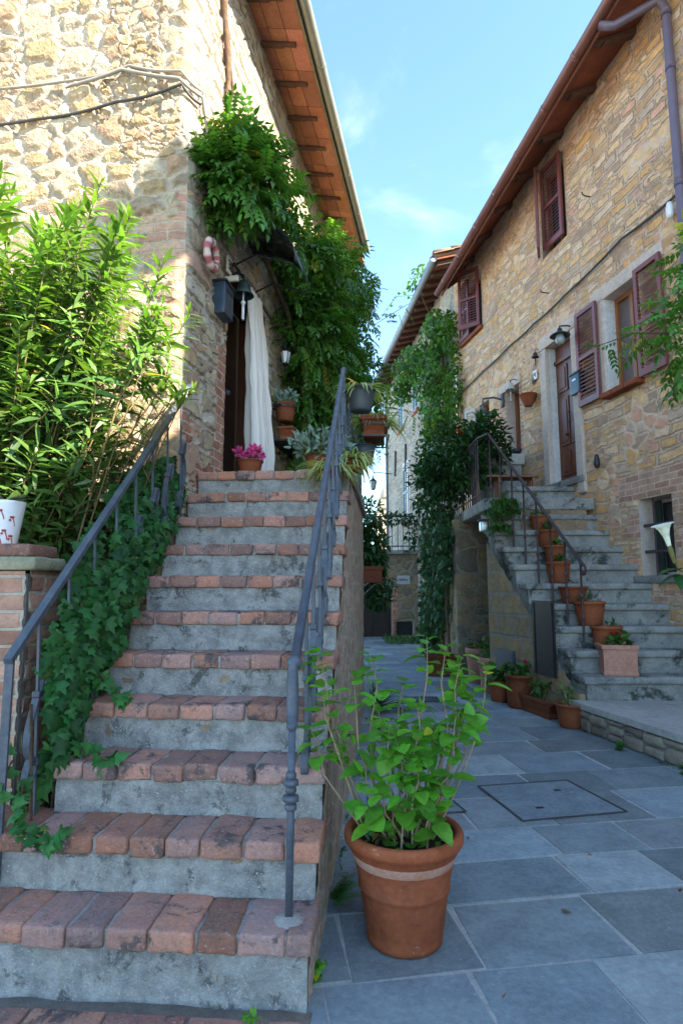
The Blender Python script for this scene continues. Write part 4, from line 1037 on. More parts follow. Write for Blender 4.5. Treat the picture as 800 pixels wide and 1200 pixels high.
canes=[(-.36,.05,1.13),(-.33,-.05,.98),(-.20,-.02,1.00),(-.30,.0,.86),(-.12,.08,1.10),(.02,.10,.98),(.06,-.05,.92),(.12,.07,1.18),(.19,.0,1.14),(.26,.02,1.10),(.30,-.02,.96),(.33,.06,.90),(.36,.0,1.06),(.22,-.06,.90),(-.06,-.10,.84),(.0,-.14,.74),(.09,-.12,.68),(-.15,-.10,.72),(.14,.02,.82),(-.1,.1,.9),(.27,.1,1.0),(-.02,-.17,.64),(.06,-.16,.60),(-.10,-.15,.60),(.12,-.14,.62),(-.38,.0,.80),(.04,-.17,.70),(-.04,-.12,.80),(.10,-.17,.56),(-.16,-.16,.56),(.18,-.12,.72)]
for i,(dx,dy,z) in enumerate(canes):
    b=c+V((dx*.34+R.uniform(-.04,.04),dy*.6+R.uniform(-.06,.06),.37)); t=V((c.x+dx,c.y+dy,z)); m=b.lerp(t,.55)+V((dx*.12+R.uniform(-.03,.03),R.uniform(-.03,.03),.02)); m2=b.lerp(t,.8)+V((dx*.05+R.uniform(-.02,.02),0,.01))
    st.tube([b,b.lerp(m,.5)+V((R.uniform(-.015,.015),0,0)),m,m2,t],[.0052,.0046,.004,.003,.0022],6)
    rosette(t,(t-m2)+V((0,0,.04)),7,.090)
    for f in (.90,.76,.62,.48)[:4 if z>.9 else 2]:
        if R.random()<.55:
            p=b.lerp(t,f)+V((dx*.06,0,.01)); s=(rdir(.3)+V((dx,dy,0))*.6).normalized(); q=p+s*.05; st.tube([p,q],[.0025,.0018],5); rosette(q,s,R.choice((3,4,5)),.078)
for i in range(130):
    a=R.uniform(0,6.28); q=math.sqrt(R.random())*.185; d=rdir(.6); leaf(fo,c+V((math.cos(a)*q,math.sin(a)*q,.387+R.random()*.06)),d,(0,0,1),R.uniform(.022,.05),R.uniform(.02,.036),'round',.2,.1,rcol(.5,1.1))
fo.build('foliage',M['hydr'],bp,True); st.build('canes',M['cane'],bp,True)
mb=MB()
for i in range(4): leaf(mb,c+V((-.12+.02*i,-.10,.41)),rdir(.1),(0,0,1),.05,.03,'ovate',.5,.3,rcol())
mb.build('dry_leaves',M['fallen'],bp,True)
mb=MB(); mb.tube([c+V((-.145,-.03,.39)),c+V((-.148,-.03,.56))],.006,6); mb.build('plant_stake',M['inkblue'],bp)
# glazed white cachepot on the pillar
wp=thing('potted_plant','white glazed pot with red sprig motif on top of the brick pillar','potted plant',(-1.655,2.86,1.61))
c=V((-1.655,2.86,1.598)); mb=MB(); mb.lathe([(.001,0),(.068,0),(.072,.008),(.098,.20),(.100,.212),(.095,.214),(.09,.19)],c,32); wpp=mb.build('pot',M['white'],wp,True)
mb=MB()
for (a,z) in ((-1.75,.16),(-1.2,.15),(-1.45,.09),(-.95,.055),(-1.65,.045),(-.6,.12),(-2.1,.11),(-.55,.03),(-1.25,.03)):
    pts=[]
    for i in range(7):
        t=i/6; aa=a+.22*t; zz=z-.04*t*t+.01; r=.0722+(zz-.008)/.192*.0262; pts.append(c+V((math.cos(aa)*r,math.sin(aa)*r,zz)))
    mb.tube(pts,.0026,5)
    for dz,da in ((.012,-.05),(.012,.07),(-.002,-.09)):
        zz=z+dz; r=.0735+(zz-.008)/.192*.0262; q=c+V((math.cos(a+da)*r,math.sin(a+da)*r,zz)); mb.sphere(q,.006,8)
mb.build('sprig_motif',M['redpaint'],wpp,True)
soil_mesh(c,.09,.195).build('soil',M['soil'],wp,True)
mb=MB(); R.seed(5)
for i in range(9):
    a=R.uniform(0,6.28); leaf(mb,c+V((0,0,.19)),(math.cos(a),math.sin(a),.8),(0,0,1),.16,.03,'strap',.5,.1,(1.2,.8,.7))
mb.build('foliage',M['silver'],wp,True)
# ================================================================= AROUND THE LEFT DOORWAY
wr=thing('wreath','round pink and white door wreath hung on the corner wall of the left house','wreath',LF(.27,.04,4.05)); mb=MB()
nseg,nt=40,10; vs=[];fs=[];cs=[]
for i in range(nseg):
    a=2*math.pi*i/nseg; rr_=.030*(1+.12*math.sin(a*9))
    for k in range(nt):
        b=2*math.pi*k/nt; q=.098+rr_*math.cos(b); vs.append(LF(.27+math.cos(a)*q,.10+rr_*math.sin(b),4.05+math.sin(a)*q*1.08)); cs.append(0)
for i in range(nseg):
    for k in range(nt): fs.append((i*nt+k,i*nt+(k+1)%nt,((i+1)%nseg)*nt+(k+1)%nt,((i+1)%nseg)*nt+k))
mb.add(vs,fs); mb.c=[(1.0,.9,.85) if (i//nt//3)%2 else (.62,.25,.27) for i in range(nseg*nt)]
N=NT('wreath_cloth'); N.base(N.mix(1.0,(.62,.50,.47),N.attr('Col').outputs['Color'],'MULTIPLY'),.9,.1); mb.build('ring',N.mat,wr,True,fixn=True)
hp=thing('house_number','cream ceramic house number tile above the blue letterbox','sign',LF(.74,.02,4.23)); mb=MB(); mb.rbox(LF(.69,.05,4.15),LF.d*.10,LF.n*.018,V((0,0,.15)),.004,(3,2,3),0); mb.build('tile',M['cream'],hp,True)
def digits(F,u,o,z,h,txt,name,mat,parent,flip=False):
    seg={'a':(0,1,1,1),'b':(1,1,1,.5),'c':(1,.5,1,0),'d':(0,0,1,0),'e':(0,.5,0,0),'f':(0,1,0,.5),'g':(0,.5,1,.5)}
    dg={'3':'abcdg','6':'acdefg','4':'bcfg','2':'abdeg','1':'bc'}; mb=MB(); w=h*.5; x=u
    for ch in txt:
        for k in dg[ch]:
            x0,y0,x1,y1=seg[k]
            fx=(lambda t:x+(w-t*w)) if flip else (lambda t:x+t*w)
            mb.tube([F(fx(x0),o,z+y0*h),F(fx(x1),o,z+y1*h)],h*.08,6)
        x+= w*1.45
    return mb.build(name,mat,parent)
digits(LF,.705,.07,4.19,.075,'36','digits',M['ink'],hp)
mbx=thing('letterbox','slate blue wall letterbox beside the curtained doorway','letterbox',LF(.55,.0,3.82)); mb=MB()
mb.rbox(LF(.49,.015,3.67),LF.d*.20,LF.n*.115,V((0,0,.28)),.006,(4,4,4),0); mb.build('body',M['mbox'],mbx,True)
mb=MB(); mb.rbox(LF(.48,.01,3.945),LF.d*.22,LF.n*.135,V((0,0,.022)),.006,(4,4,2),0); mb.build('lid',M['black'],mbx,True)
mb=MB(); mb.obox(LF(.525,.128,3.87),LF.d*.13,LF.n*.006,V((0,0,.02))); mb.build('slot',M['black'],mbx)
def bell(label,F,u,o,z,s,mat='bell',arm=True,clap='white'):
    t=thing('door_bell',label,'bell',F(u,o,z)); mb=MB(); c=F(u,o,z)
    mb.lathe([(.001,.12*s),(.035*s,.115*s),(.05*s,.09*s),(.06*s,.04*s),(.085*s,.0),(.08*s,-.004*s),(.055*s,.03*s)],c,20); mb.build('bell',M[mat],t,True)
    mb=MB(); mb.tube([c+V((0,0,.05*s)),c-V((0,0,.06*s))],.008*s,6); mb.sphere(c-V((0,0,.06*s)),.02*s,8); mb.tube([c-V((0,0,.07*s)),c-V((0,0,.20*s))],.012*s,6); mb.build('pull',M[clap],t,True)
    if arm: mb=MB(); mb.tube([c+V((0,0,.115*s)),c+V((0,0,.17*s)),F(u,o*.5,z+.20*s),F(u,-.01,z+.16*s)],.009*s,6); mb.build('bracket',M['black'],t,True)
    return t
bell('dark green bell with white pull hanging beside the curtained doorway',LF,.90,.14,4.02,1.15)
mb=MB(); mb.rbox(LF(.73,.02,4.075),LF.d*.03,LF.n*.13,V((0,0,.055)),.008,(2,4,2),.004); tag(mb.build('bell_plate',M['cream'],None,True,base=LF(.74,.02,4.08)),'small patterned cream bracket plate under the house number tile','plate')
# smoked canopy
cn=thing('door_canopy','smoked curved sheet canopy jutting over the curtained doorway','canopy',LF(1.1,0,4.5)); mb=MB(); vs=[];fs=[]; m=12
for i in range(m+1):
    t=i/m; o=.62*math.sin(t*math.pi/2*.97); z=4.78-.45*(1-math.cos(t*math.pi/2*.97))
    vs+=[LF(.90,o,z),LF(1.47,o,z),LF(.90,o,z+.008),LF(1.47,o,z+.008)]
for i in range(m):
    a=4*i; fs+=[(a,a+1,a+5,a+4),(a+2,a+6,a+7,a+3),(a,a+4,a+6,a+2),(a+1,a+3,a+7,a+5)]
fs+=[(4*m,4*m+1,4*m+3,4*m+2)]
mb.add(vs,fs); mb.build('sheet',M['canopy'],cn,True)
for u in (.92,1.45):
    mb=MB(); mb.strap([LF(u,.62*math.sin(t/10*math.pi/2),4.765-.45*(1-math.cos(t/10*math.pi/2))) for t in range(11)],.02,.012,LF.d); mb.strap([LF(u,.0,4.32),LF(u,.25,4.42),LF(u,.60,4.29)],.016,.010,LF.d); mb.build('bracket',M['black'],cn)
# curtain
ct=thing('door_curtain','long cream cloth curtain gathered in front of the dark doorway','curtain',LF(1.5,.1,2.3)); mb=MB(); nu,nz=80,40; vs=[];fs=[]
for j in range(nz+1):
    f=j/nz; z=4.30-2.0*f; w=.38+.38*min(1,(f*1.25))**.8; u0c=1.19-.04*f+.02*math.sin(f*3)
    for i in range(nu+1):
        s=i/nu; ph=s*6.283*5.2+.9*math.sin(f*2.1+s*3); amp=.018+.045*f; bend=.05*math.sin(f*math.pi)*(1-s)
        vs.append(LF(u0c+w*s-.02*math.sin(ph)*f-bend*.4, .07+.06*f+amp*math.sin(ph)+amp*.35*math.sin(ph*2.3+1)+.022*mnoise.noise(V((s*7,f*5,2)))+.010*mnoise.noise(V((s*16,f*14,5))), z+.012*math.sin(s*9)*f))
for j in range(nz):
    for i in range(nu): a=j*(nu+1)+i; fs.append((a,a+1,a+nu+2,a+nu+1))
mb.add(vs,fs); o=mb.build('cloth',M['cloth'],ct,True); so_=o.modifiers.new('thick','SOLIDIFY'); so_.thickness=.004
mb=MB(); mb.tube([LF(.85,.06,4.31),LF(1.98,.06,4.31)],.012,8); mb.build('rod',M['black'],ct,True)
# lantern on the wall past the curtain
wl=thing('wall_lantern','small dark wall lantern under the vine to the right of the curtain','lamp',LF(2.25,.15,3.9)); lantern(wl,LF(2.2,.17,3.86),.40,M['black'],M['white'])
mb=MB(); mb.tube([LF(2.2,.17,4.10),LF(2.2,.15,4.16),LF(2.2,-.01,4.16)],.01,6); mb.build('bracket',M['black'],wl)
# etagere with pots
sh=thing('plant_shelf','black metal two tier plant shelf standing beside the curtain','shelf',LF(2.4,.2,zl)); mb=MB()
for u in (2.02,2.95):
    for o in (.08,.36): mb.tube([LF(u,o,zl-.01),LF(u,o,3.05)],.010,6)
mb.build('frame',M['black'],sh)
for z in (2.46,2.94):
    mb=MB(); mb.obox(LF(2.0,.06,z),LF.d*.97,LF.n*.32,V((0,0,.018))); mb.build('tier',M['black'],sh)
for k,(u,o,z,lab,tone) in enumerate(((2.2,.24,2.958,'terracotta trough on the top tier of the black shelf',1.1),(2.3,.24,2.478,'terracotta trough on the lower tier of the black shelf',.95))):
    p=LF(u,o,z); squarepot(lab,tuple(p),.16,.42,.14,-rad(10.4),'herb',.14,.12,30,0,'terra',.85,tone=tone,ls=.04,rimh=.035)
p=LF(2.62,.24,2.958); mb=MB(); pot_mesh(mb,p,.06,.045,.10); tag(mb.build('small_pot',M['mbox'],None,True,base=tuple(p)),'small blue glazed pot at the end of the black shelf','pot')
p=LF(2.05,.22,3.16); t=potted('terracotta wall pot with silver grey succulent hanging beside the curtain',tuple(p),.12,.08,.20,'succ',.20,.2,200,mat='terra',ls=.055)
mb=MB(); mb.strap([LF(2.05,.22+.125*math.cos(a/12*6.283),3.31+0*a) for a in range(13)] if False else [p+V((.127*math.cos(a/14*6.283),.127*math.sin(a/14*6.283),.15)) for a in range(15)],.018,.005,(0,0,1)); mb.tube([p+V((0,0,.15))-LF.n*.12,LF(2.05,-.02,3.33)],.008,6); mb.build('hanger_ring',M['black'],t)
# pots around the landing
p=ST(2.50,-.83,zl); potted('terracotta pot of magenta flowers on the landing at the foot of the curtain',tuple(p),.105,.075,.13,'herb',.11,.12,40,nf=22,fm='petalpink',ls=.05,flower=.05)
p=ST(2.10,-.135,zl-RISE+.002); potted('terracotta pot of striped spider plant on the tenth brick step',tuple(p),.092,.068,.17,'spider',.19,.2,120,rim=.2)
p=ST(2.52,-.27,zl); potted('terracotta pot of silver green succulent behind the spider plant on the landing',tuple(p),.12,.085,.16,'succ',.25,.27,420,ls=.06)
p=ST(2.42,-.01,zl+.01); potted('low terracotta bowl of spider plant spilling over the landing edge outside the handrail',tuple(p),.09,.07,.10,'spider',.20,.2,130)
def hung(label,c,rt,rb,h,mat,kind,pr,ph,n,arm):
    t=potted(label,c,rt,rb,h,kind,pr,ph,n,mat=mat,rim=.10); mb=MB(); c=V(c)
    mb.tube([c+V((-rt*.9,0,h-.01)),c+V((-rt*.95,0,h+.05)),V(arm)+V((0,0,.03)),V(arm)-V((.02,0,.01))],.006,6); mb.build('hook',M['iron'],t,True); return t
hung('round dark grey plastic pot hooked on the top of the landing railing',(.155,4.62,2.80),.125,.085,.185,'plastic','spider',.19,.2,80,(.03,4.62,3.0))
hung('small dark grey plastic pot hanging lower on the landing railing',(.20,5.25,2.50),.12,.08,.17,'plastic','trail',.16,.25,10,(.09,5.25,3.0))
t=squarepot('terracotta balcony trough in an iron holder outside the landing railing',(.30,5.28,2.72),.22,.44,.19,rad(-5),'spider',.24,.2,110,mat='terra',flare=.85)
mb=MB()
for z in (2.72,2.83): mb.strap([(.18,5.05,z),(.42,5.05,z),(.42,5.52,z),(.18,5.52,z),(.18,5.05,z)],.014,.006,(0,0,1))
mb.tube([(.18,5.1,2.83),(.10,5.1,3.02),(.06,5.1,3.0)],.006,6); mb.build('iron_holder',M['black'],t)
# cables and dried vine stem on the sunlit wall
def cable(name,label,pts,r,mat,n=40,sag=0):
    mb=MB(); P=[V(p) for p in pts]; out=[]
    for i in range(len(P)-1):
        for k in range(8):
            t=k/8; q=P[i].lerp(P[i+1],t); q.z-=sag*math.sin(math.pi*t); out.append(q)
    out.append(P[-1]); mb.tube(out,r,6); return tag(mb.build(name,M[mat],None,True,base=tuple(P[0])),label,'cable')
cable('wall_cable','upper dusty cable sagging across the sunlit front wall to the corner',[FF(3.2,.07,5.62),FF(2.0,.075,5.56),FF(1.0,.075,5.48),FF(.5,.07,5.53),FF(.05,.075,5.40),LF(.06,.075,5.32),LF(.35,.06,4.98),LF(.7,.06,4.6)],.011,'cablelight',sag=.02)
cable('wall_cable','thick twisted cable just below the upper one on the sunlit front wall',[FF(1.05,.085,5.42),FF(.55,.085,5.49),FF(.06,.08,5.33),LF(.05,.08,5.26),LF(.32,.06,4.9),LF(.62,.06,4.55)],.014,'cablelight',sag=.01)
cable('wall_cable','lower dark cable sagging across the sunlit front wall',[FF(3.2,.07,5.36),FF(2.1,.075,5.24),FF(1.3,.075,5.18),FF(.6,.075,5.22),FF(.04,.08,5.28),LF(.05,.07,5.2)],.012,'cable',sag=.025)
mb=MB(); mb.tube([LF(.35,.06,7.1),LF(.42,.07,6.7),LF(.50,.06,6.45),LF(.55,.07,6.2),LF(.62,.06,5.95),LF(.60,.06,5.75)],[.03,.032,.026,.03,.024,.018],8); mb.tube([LF(.55,.07,6.2),LF(.75,.06,5.9)],[.02,.012],6)
tag(mb.build('dried_vine_stem',M['bark'],None,True,base=LF(.35,.06,6.5)),'bare dried vine stem clinging high on the sunlit side wall','plant')
# ================================================================= ON THE RIGHT HOUSE
gl=thing('wall_lamp','enamel wall lamp with glass globe over the wooden door','lamp',RF(uY(8.45),0,5.2)); c=RF(uY(8.30),.24,5.00); mb=MB()
mb.lathe([(.001,.17),(.03,.165),(.04,.12),(.07,.10),(.14,.055),(.145,.045),(.06,.07)],c,24); mb.build('shade',M['bell'],gl,True)
mb=MB(); mb.lathe([(.001,-.085),(.04,-.075),(.065,-.045),(.07,-.005),(.06,.04),(.05,.07)],c,20); mb.build('globe',M['lampglass'],gl,True)
mb=MB(); mb.tube([c+V((0,0,.165)),c+V((0,0,.20)),RF(uY(8.30),.1,5.22),RF(uY(8.30),0,5.20)],.012,8); mb.build('arm',M['bell'],gl,True)
lb=thing('letterbox','dark blue black letterbox between the wooden door and the shutter','letterbox',RF(uY(8.22),0,4.3)); u=uY(8.12)-.02; mb=MB()
mb.rbox(RF(u,.01,4.15),RF.d*.22,RF.n*.10,V((0,0,.30)),.006,(3,3,3),0); mb.build('body',M['mbox'],lb,True)
mb=MB(); mb.obox(RF(u-.01,.0,4.44),RF.d*.24,RF.n*.125,V((0,0,.02))); mb.build('lid',M['black'],lb)
mb=MB(); mb.obox(RF(u+.07,.112,4.34),RF.d*.08,RF.n*.004,V((0,0,.028))); mb.build('name_card',M['white'],lb)
p=RF(uY(9.42),.14,4.34); t=potted('terracotta half basket hanging on the wall left of the wooden door',tuple(p),.15,.07,.20,'herb',.13,.08,26,mat='terra',ls=.04,rim=.12)
mb=MB(); mb.tube([p+RF.n*-.13+V((0,0,.18)),RF(uY(9.42),.0,4.62)],.006,6); mb.build('hook',M['black'],t)
mb=MB(); mb.lathe([(.001,.10),(.03,.07),(.045,0),(.03,-.07),(.001,-.10)],RF(uY(9.42),.04,4.80),12,sx=.6); tag(mb.build('wall_ornament',M['stonestep'],None,True,base=RF(uY(9.42),.03,4.8)),'small grey wall ornament hung above the terracotta half basket','ornament')
hn=thing('house_number','small white house number tile left of the wooden door','sign',RF(uY(9.24),.03,4.85)); mb=MB(); mb.rbox(RF(uY(9.30),.03,4.78),RF.d*.11,RF.n*.018,V((0,0,.15)),.004,(2,2,2),0); mb.build('tile',M['white'],hn,True)
digits(RF,uY(9.30)+.03,.05,4.815,.08,'4','digits',M['ink'],hn,True)
bell('black iron bell on the wall above the house number tile',RF,uY(9.22),.10,5.10,.7,'black',True,'black')
bell('pale bell hanging over the narrow glazed door',RF,uY(9.95),.16,4.80,1.0,'ironlight',True,'ironlight')
mb=MB(); mb.lathe([(.001,.10),(.03,.085),(.045,.02),(.05,-.05),(.03,-.09),(.001,-.10)],RF(uY(7.87),.06,3.09),14,sx=.8,sy=.8); tag(mb.build('wall_light',M['black'],None,True,base=RF(uY(7.87),.05,3.09)),'small black oval wall light below the left shutter','lamp')
mb=MB(); mb.lathe([(.001,.10),(.03,.09),(.045,.03),(.042,-.06),(.025,-.09),(.001,-.10)],RF(uY(6.28),.09,5.68),14); tag(mb.build('alarm_sensor',M['white'],None,True,base=RF(uY(6.28),.06,5.68)),'white plastic sensor on the wall by the violet downpipe','sensor')
cable('wall_cable','grey cable running along the ochre wall below the upper shutters',[RF(uY(5.3),.05,5.88),RF(uY(6.2),.05,5.83),RF(uY(7.13),.05,5.87),RF(uY(8.4),.05,5.76),RF(uY(9.3),.05,5.72),RF(uY(10.1),.05,5.69),RF(uY(11.2),.05,5.62),RF(uY(12.55),.05,5.55)],.016,'cable',sag=.02)
for u,z,l in ((uY(7.75),6.9,'rusty hook on the ochre wall right of the upper shutters'),(uY(8.9),6.05,'rusty hook on the ochre wall below the upper shutters')):
    mb=MB(); mb.tube([RF(u,-.02,z),RF(u,.10,z),RF(u-.03,.16,z-.01),RF(u-.03,.17,z+.03)],.009,6); tag(mb.build('shutter_hook',M['rust'],None,True,base=RF(u,0,z)),l,'hook')
bl=thing('wall_lantern','large grey iron lantern on a bracket beside the narrow glazed door','lamp',RF(uY(10.5),0,4.7)); c=RF(uY(10.5),.42,4.18); lantern(bl,c,.85,M['iron'],M['lampglass'])
mb=MB(); mb.tube([c+V((0,0,.52)),c+V((0,0,.62)),RF(uY(10.5),.2,4.84),RF(uY(10.5),-.01,4.80)],.018,8); mb.obox(RF(uY(10.5)-.05,.03,4.66),RF.d*.1,RF.n*.02,V((0,0,.26))); mb.build('bracket',M['iron'],bl,True)
# bench, ledge, bowl on the landing
bn=thing('wooden_bench','orange brown wooden bench under the narrow glazed door on the stone landing','bench',(2.6,9.0,zl2)); mb=MB()
for k in range(3): mb.rbox((2.02,8.86+k*.12,3.06),(1.0,0,0),(0,.11,0),(0,0,.035),.008,(8,2,1),.002)
mb.build('seat',M['benchwood'],bn,True)
for x in (2.06,2.40,2.92):
    for y in (8.88,9.14):
        mb=MB(); mb.obox((x,y,zl2-.01),(.05,0,0),(0,.05,0),(0,0,.47)); mb.build('leg',M['benchwood'],bn)
lg=thing('stone_ledge','pale stone block ledge below the narrow glazed door','ledge',(2.85,9.9,zl2))
mb=MB(); mb.rbox((2.40,9.70,zl2-.01),(.62,0,0),(0,.7,0),(0,0,.82),.015,(8,8,8),.006); mb.build('block',M['stonestep'],lg,True)
mb=MB(); mb.rbox((2.36,9.66,zl2+.81),(.70,0,0),(0,.75,0),(0,0,.19),.02,(10,8,3),.008); mb.build('cap_slab',M['platform'],lg,True)
mb=MB(); mb.lathe([(.001,0),(.05,0),(.09,.04),(.10,.09),(.085,.09),(.07,.05),(.001,.03)],(2.95,9.76,zl2+1.0),20); tag(mb.build('stone_bowl',M['black'],None,True,base=(2.95,9.76,zl2+1.0)),'small dark bowl standing on the pale stone ledge','bowl')
# spotlight under the landing slab
sl=thing('outdoor_spotlight','metal outdoor spotlight hung under the edge of the stone landing','lamp',(2.0,8.1,2.3)); mb=MB()
mb.rbox((1.92,8.09,2.15),(.17,0,0),(0,.12,0),(0,0,.15),.02,(3,3,3),0); mb.build('housing',M['steel'],sl,True)
mb=MB(); mb.rbox((1.90,8.07,2.30),(.21,0,0),(0,.17,0),(0,0,.025),.008,(3,3,2),0); mb.obox((1.98,8.14,2.32),(.04,0,0),(0,.03,0),(0,0,.12)); mb.build('hood',M['rust'],sl,True)
# railing of the right stairs
r4=thing('iron_railing','rusty brown iron railing with curled end on the right stone staircase','railing',(2.6,6.5,.9))
def rail_pt(Y): f=(Y-6.5)/(8.15-6.5); return V((2.655+(2.07-2.655)*f,Y,1.63+(3.55-1.63)*f))
mb=MB(); mb.tube([rail_pt(6.5),rail_pt(7.3),rail_pt(8.15)],.020,8)
e=(rail_pt(6.5)-rail_pt(7)).normalized(); pts=[]
for i in range(14): a=i/13*4.6; pts.append(rail_pt(6.5)+V((0,-math.sin(a)*.06*(1-.3*i/13),-(1-math.cos(a))*.05)))
mb.tube(pts,.016,8); mb.build('handrail',M['rust'],r4,True)
for i in range(8):
    Y=6.54+i*.225; p=rail_pt(Y); n=int((Y-6.1)/SRUN)+1; mb=MB(); z0=PZ+SR*min(n,10)-.01
    mb.tube([(p.x,Y,z0),(p.x,Y,p.z)],.012,6)
    for f in (.35,.6): mb.sphere((p.x,Y,z0+(p.z-z0)*f),.024,8,sz=1.5)
    mb.build('baluster',M['rust'],r4,True)
mb=MB(); mb.tube([(2.07,8.15,3.55),(1.99,8.4,3.55),(1.99,11.6,3.55)],.018,8); mb.tube([(1.99,8.4,2.72),(1.99,11.6,2.72)],.012,6); mb.build('landing_rail',M['rust'],r4,True)
for i in range(22):
    Y=8.45+i*.145; mb=MB(); mb.tube([(1.99,Y,zl2-.01),(1.99,Y,3.55)],.010,5); mb.build('bar',M['rust'],r4)
# pots climbing the right stairs
spots=[(2,704,.165,.125,.25,'herb',12,0,'terracotta pot with a green sprig on the second stone step, above the square pot'),
       (3,686,.175,.125,.27,'herb',16,0,'wide rimmed terracotta pot on the third stone step by the railing end'),
       (4,668,.165,.12,.20,None,0,0,'low terracotta bowl on the fourth stone step behind the railing'),
       (5,652,.15,.11,.26,'ger',22,0,'slim terracotta pot with a few leaves on the fifth stone step'),
       (6,649,.14,.10,.24,'ger',26,0,'terracotta pot with bushy green leaves on the sixth stone step'),
       (7,641,.15,.11,.22,'ger',40,0,'terracotta pot of leafy geranium on the seventh stone step'),
       (8,633,.14,.10,.20,'ger',20,0,'terracotta pot on the eighth stone step'),
       (9,628,.13,.10,.20,'ger',20,0,'terracotta pot high up on the ninth stone step')]
for n,px,rt,rb,h,kind,nl,nf,lab in spots:
    Y=6.1+SRUN*(n-1)+.13; X=(px-400)/690*Y; potted(lab,(X,Y-.02,PZ+SR*n),rt,rb,h,kind,.11,.14,nl or 10,nf,tone=R.uniform(.9,1.25),ls=.06,group='terracotta pots climbing the stone staircase')
squarepot('square pale terracotta planter with red flower on the lowest stone step',(2.86,6.27,PZ+SR),.34,.30,.31,rad(-10),'ger',.14,.16,36,2,tone=1.05,ls=.07)
# pots on the paving along the stair wall
potted('round terracotta bowl pot at the near end of the row along the stair wall',(2.30,6.12,0),.16,.11,.24,'herb',.10,.22,20,rim=.12,tone=.95,ls=.07)
squarepot('long terracotta trough on the paving along the stair wall',(2.20,6.72,0),.19,.62,.19,rad(15),'herb',.13,.28,60,0,'terra',.85,tone=.75,ls=.08)
potted('tall dark terracotta pot with red geranium on the paving along the stair wall',(2.10,7.12,0),.185,.15,.38,'ger',.15,.20,60,2,rim=.1,tone=.72,ls=.07)
potted('medium terracotta pot with bushy geranium in the middle of the paving row',(1.96,7.48,0),.16,.12,.26,'ger',.20,.22,80,0,tone=1.0,ls=.08)
potted('pink dusty terracotta pot, tallest of the paving row, in front of the metal panel',(2.02,8.1,0),.19,.15,.46,'ger',.17,.26,70,0,mat='terralight',rim=.16,tone=1.15,ls=.09)
potted('pink dusty terracotta pot farthest along the paving row against the pier wall',(2.0,8.9,0),.17,.12,.50,'ger',.13,.16,22,0,mat='terralight',rim=.16,tone=1.0,ls=.08)
potted('small brown pot squeezed between the pink pot and the bushy geranium',(2.03,7.80,0),.11,.09,.20,'ger',.13,.14,30,1,tone=.7,ls=.07)
squarepot('brown rectangular planter standing alone farther down the lane in front of the ivy',(1.62,9.55,0),.55,.24,.33,rad(-8),'herb',.2,.14,20,0,'terra',.92,tone=.62)
M['coveriron']=rough_mat('worn_cover_iron',(.05,.05,.055),(.10,.085,.075),9,.7,.5)
# metal drain covers in the paving
def drain(label,pts,w=.014,cat='cover',name='manhole_cover',infill=True):
    t=thing(name,label,cat,pts[0]+(0,)); mb=MB(); P=[V((x,y,.004)) for x,y in pts]
    for i in range(4):
        a,b=P[i],P[(i+1)%4]; e=(b-a).normalized(); nn=V((-e.y,e.x,0)); mb.obox(a-nn*w/2,b-a,nn*w,V((0,0,.0035)))
    mb.build('frame',M['coveriron'],t)
    if infill:
        mb=MB(); cc=sum(P,V((0,0,0)))/4; q=[p+(cc-p)*.035 for p in P]; mb.add([v+V((0,0,-.002)) for v in q]+[v+V((0,0,.0015)) for v in q],[(3,2,1,0),(4,5,6,7),(0,1,5,4),(1,2,6,5),(2,3,7,6),(3,0,4,7)],(.88,.90,.92)); mb.build('stone_infill',M['slab'],t)
        mb=MB()
        for f,g in ((.30,.72),(.74,.30)):
            p=P[0].lerp(P[1],f).lerp(P[3].lerp(P[2],f),g); mb.obox(p+V((-.025,-.012,-.002)),(.05,.01,0),(-.005,.022,0),(0,0,.006))
        mb.build('lifting_slot',M['black'],t)
    return t
drain('large square manhole cover with stone infill in the lane paving',[(.961,4.356),(1.085,3.735),(1.78,3.883),(1.635,4.484)])
drain('small drain cover behind the big terracotta pot',[(.40,4.28),(.52,3.83),(.775,3.885),(.665,4.33)],.016)
gt=thing('drain_grate','dark slotted drain grate farther along the lane','grate',(1.03,7.6,0)); mb=MB()
for i in range(9): mb.obox((.83+i*.045,7.42,.001),(.026,0,0),(-.02,.30,0),(0,0,.006))
mb.obox((.80,7.40,.002),(.44,0,0),(0,.022,0),(0,0,.006)); mb.obox((.78,7.72,.002),(.44,0,0),(0,.022,0),(0,0,.006)); mb.build('bars',M['black'],gt)
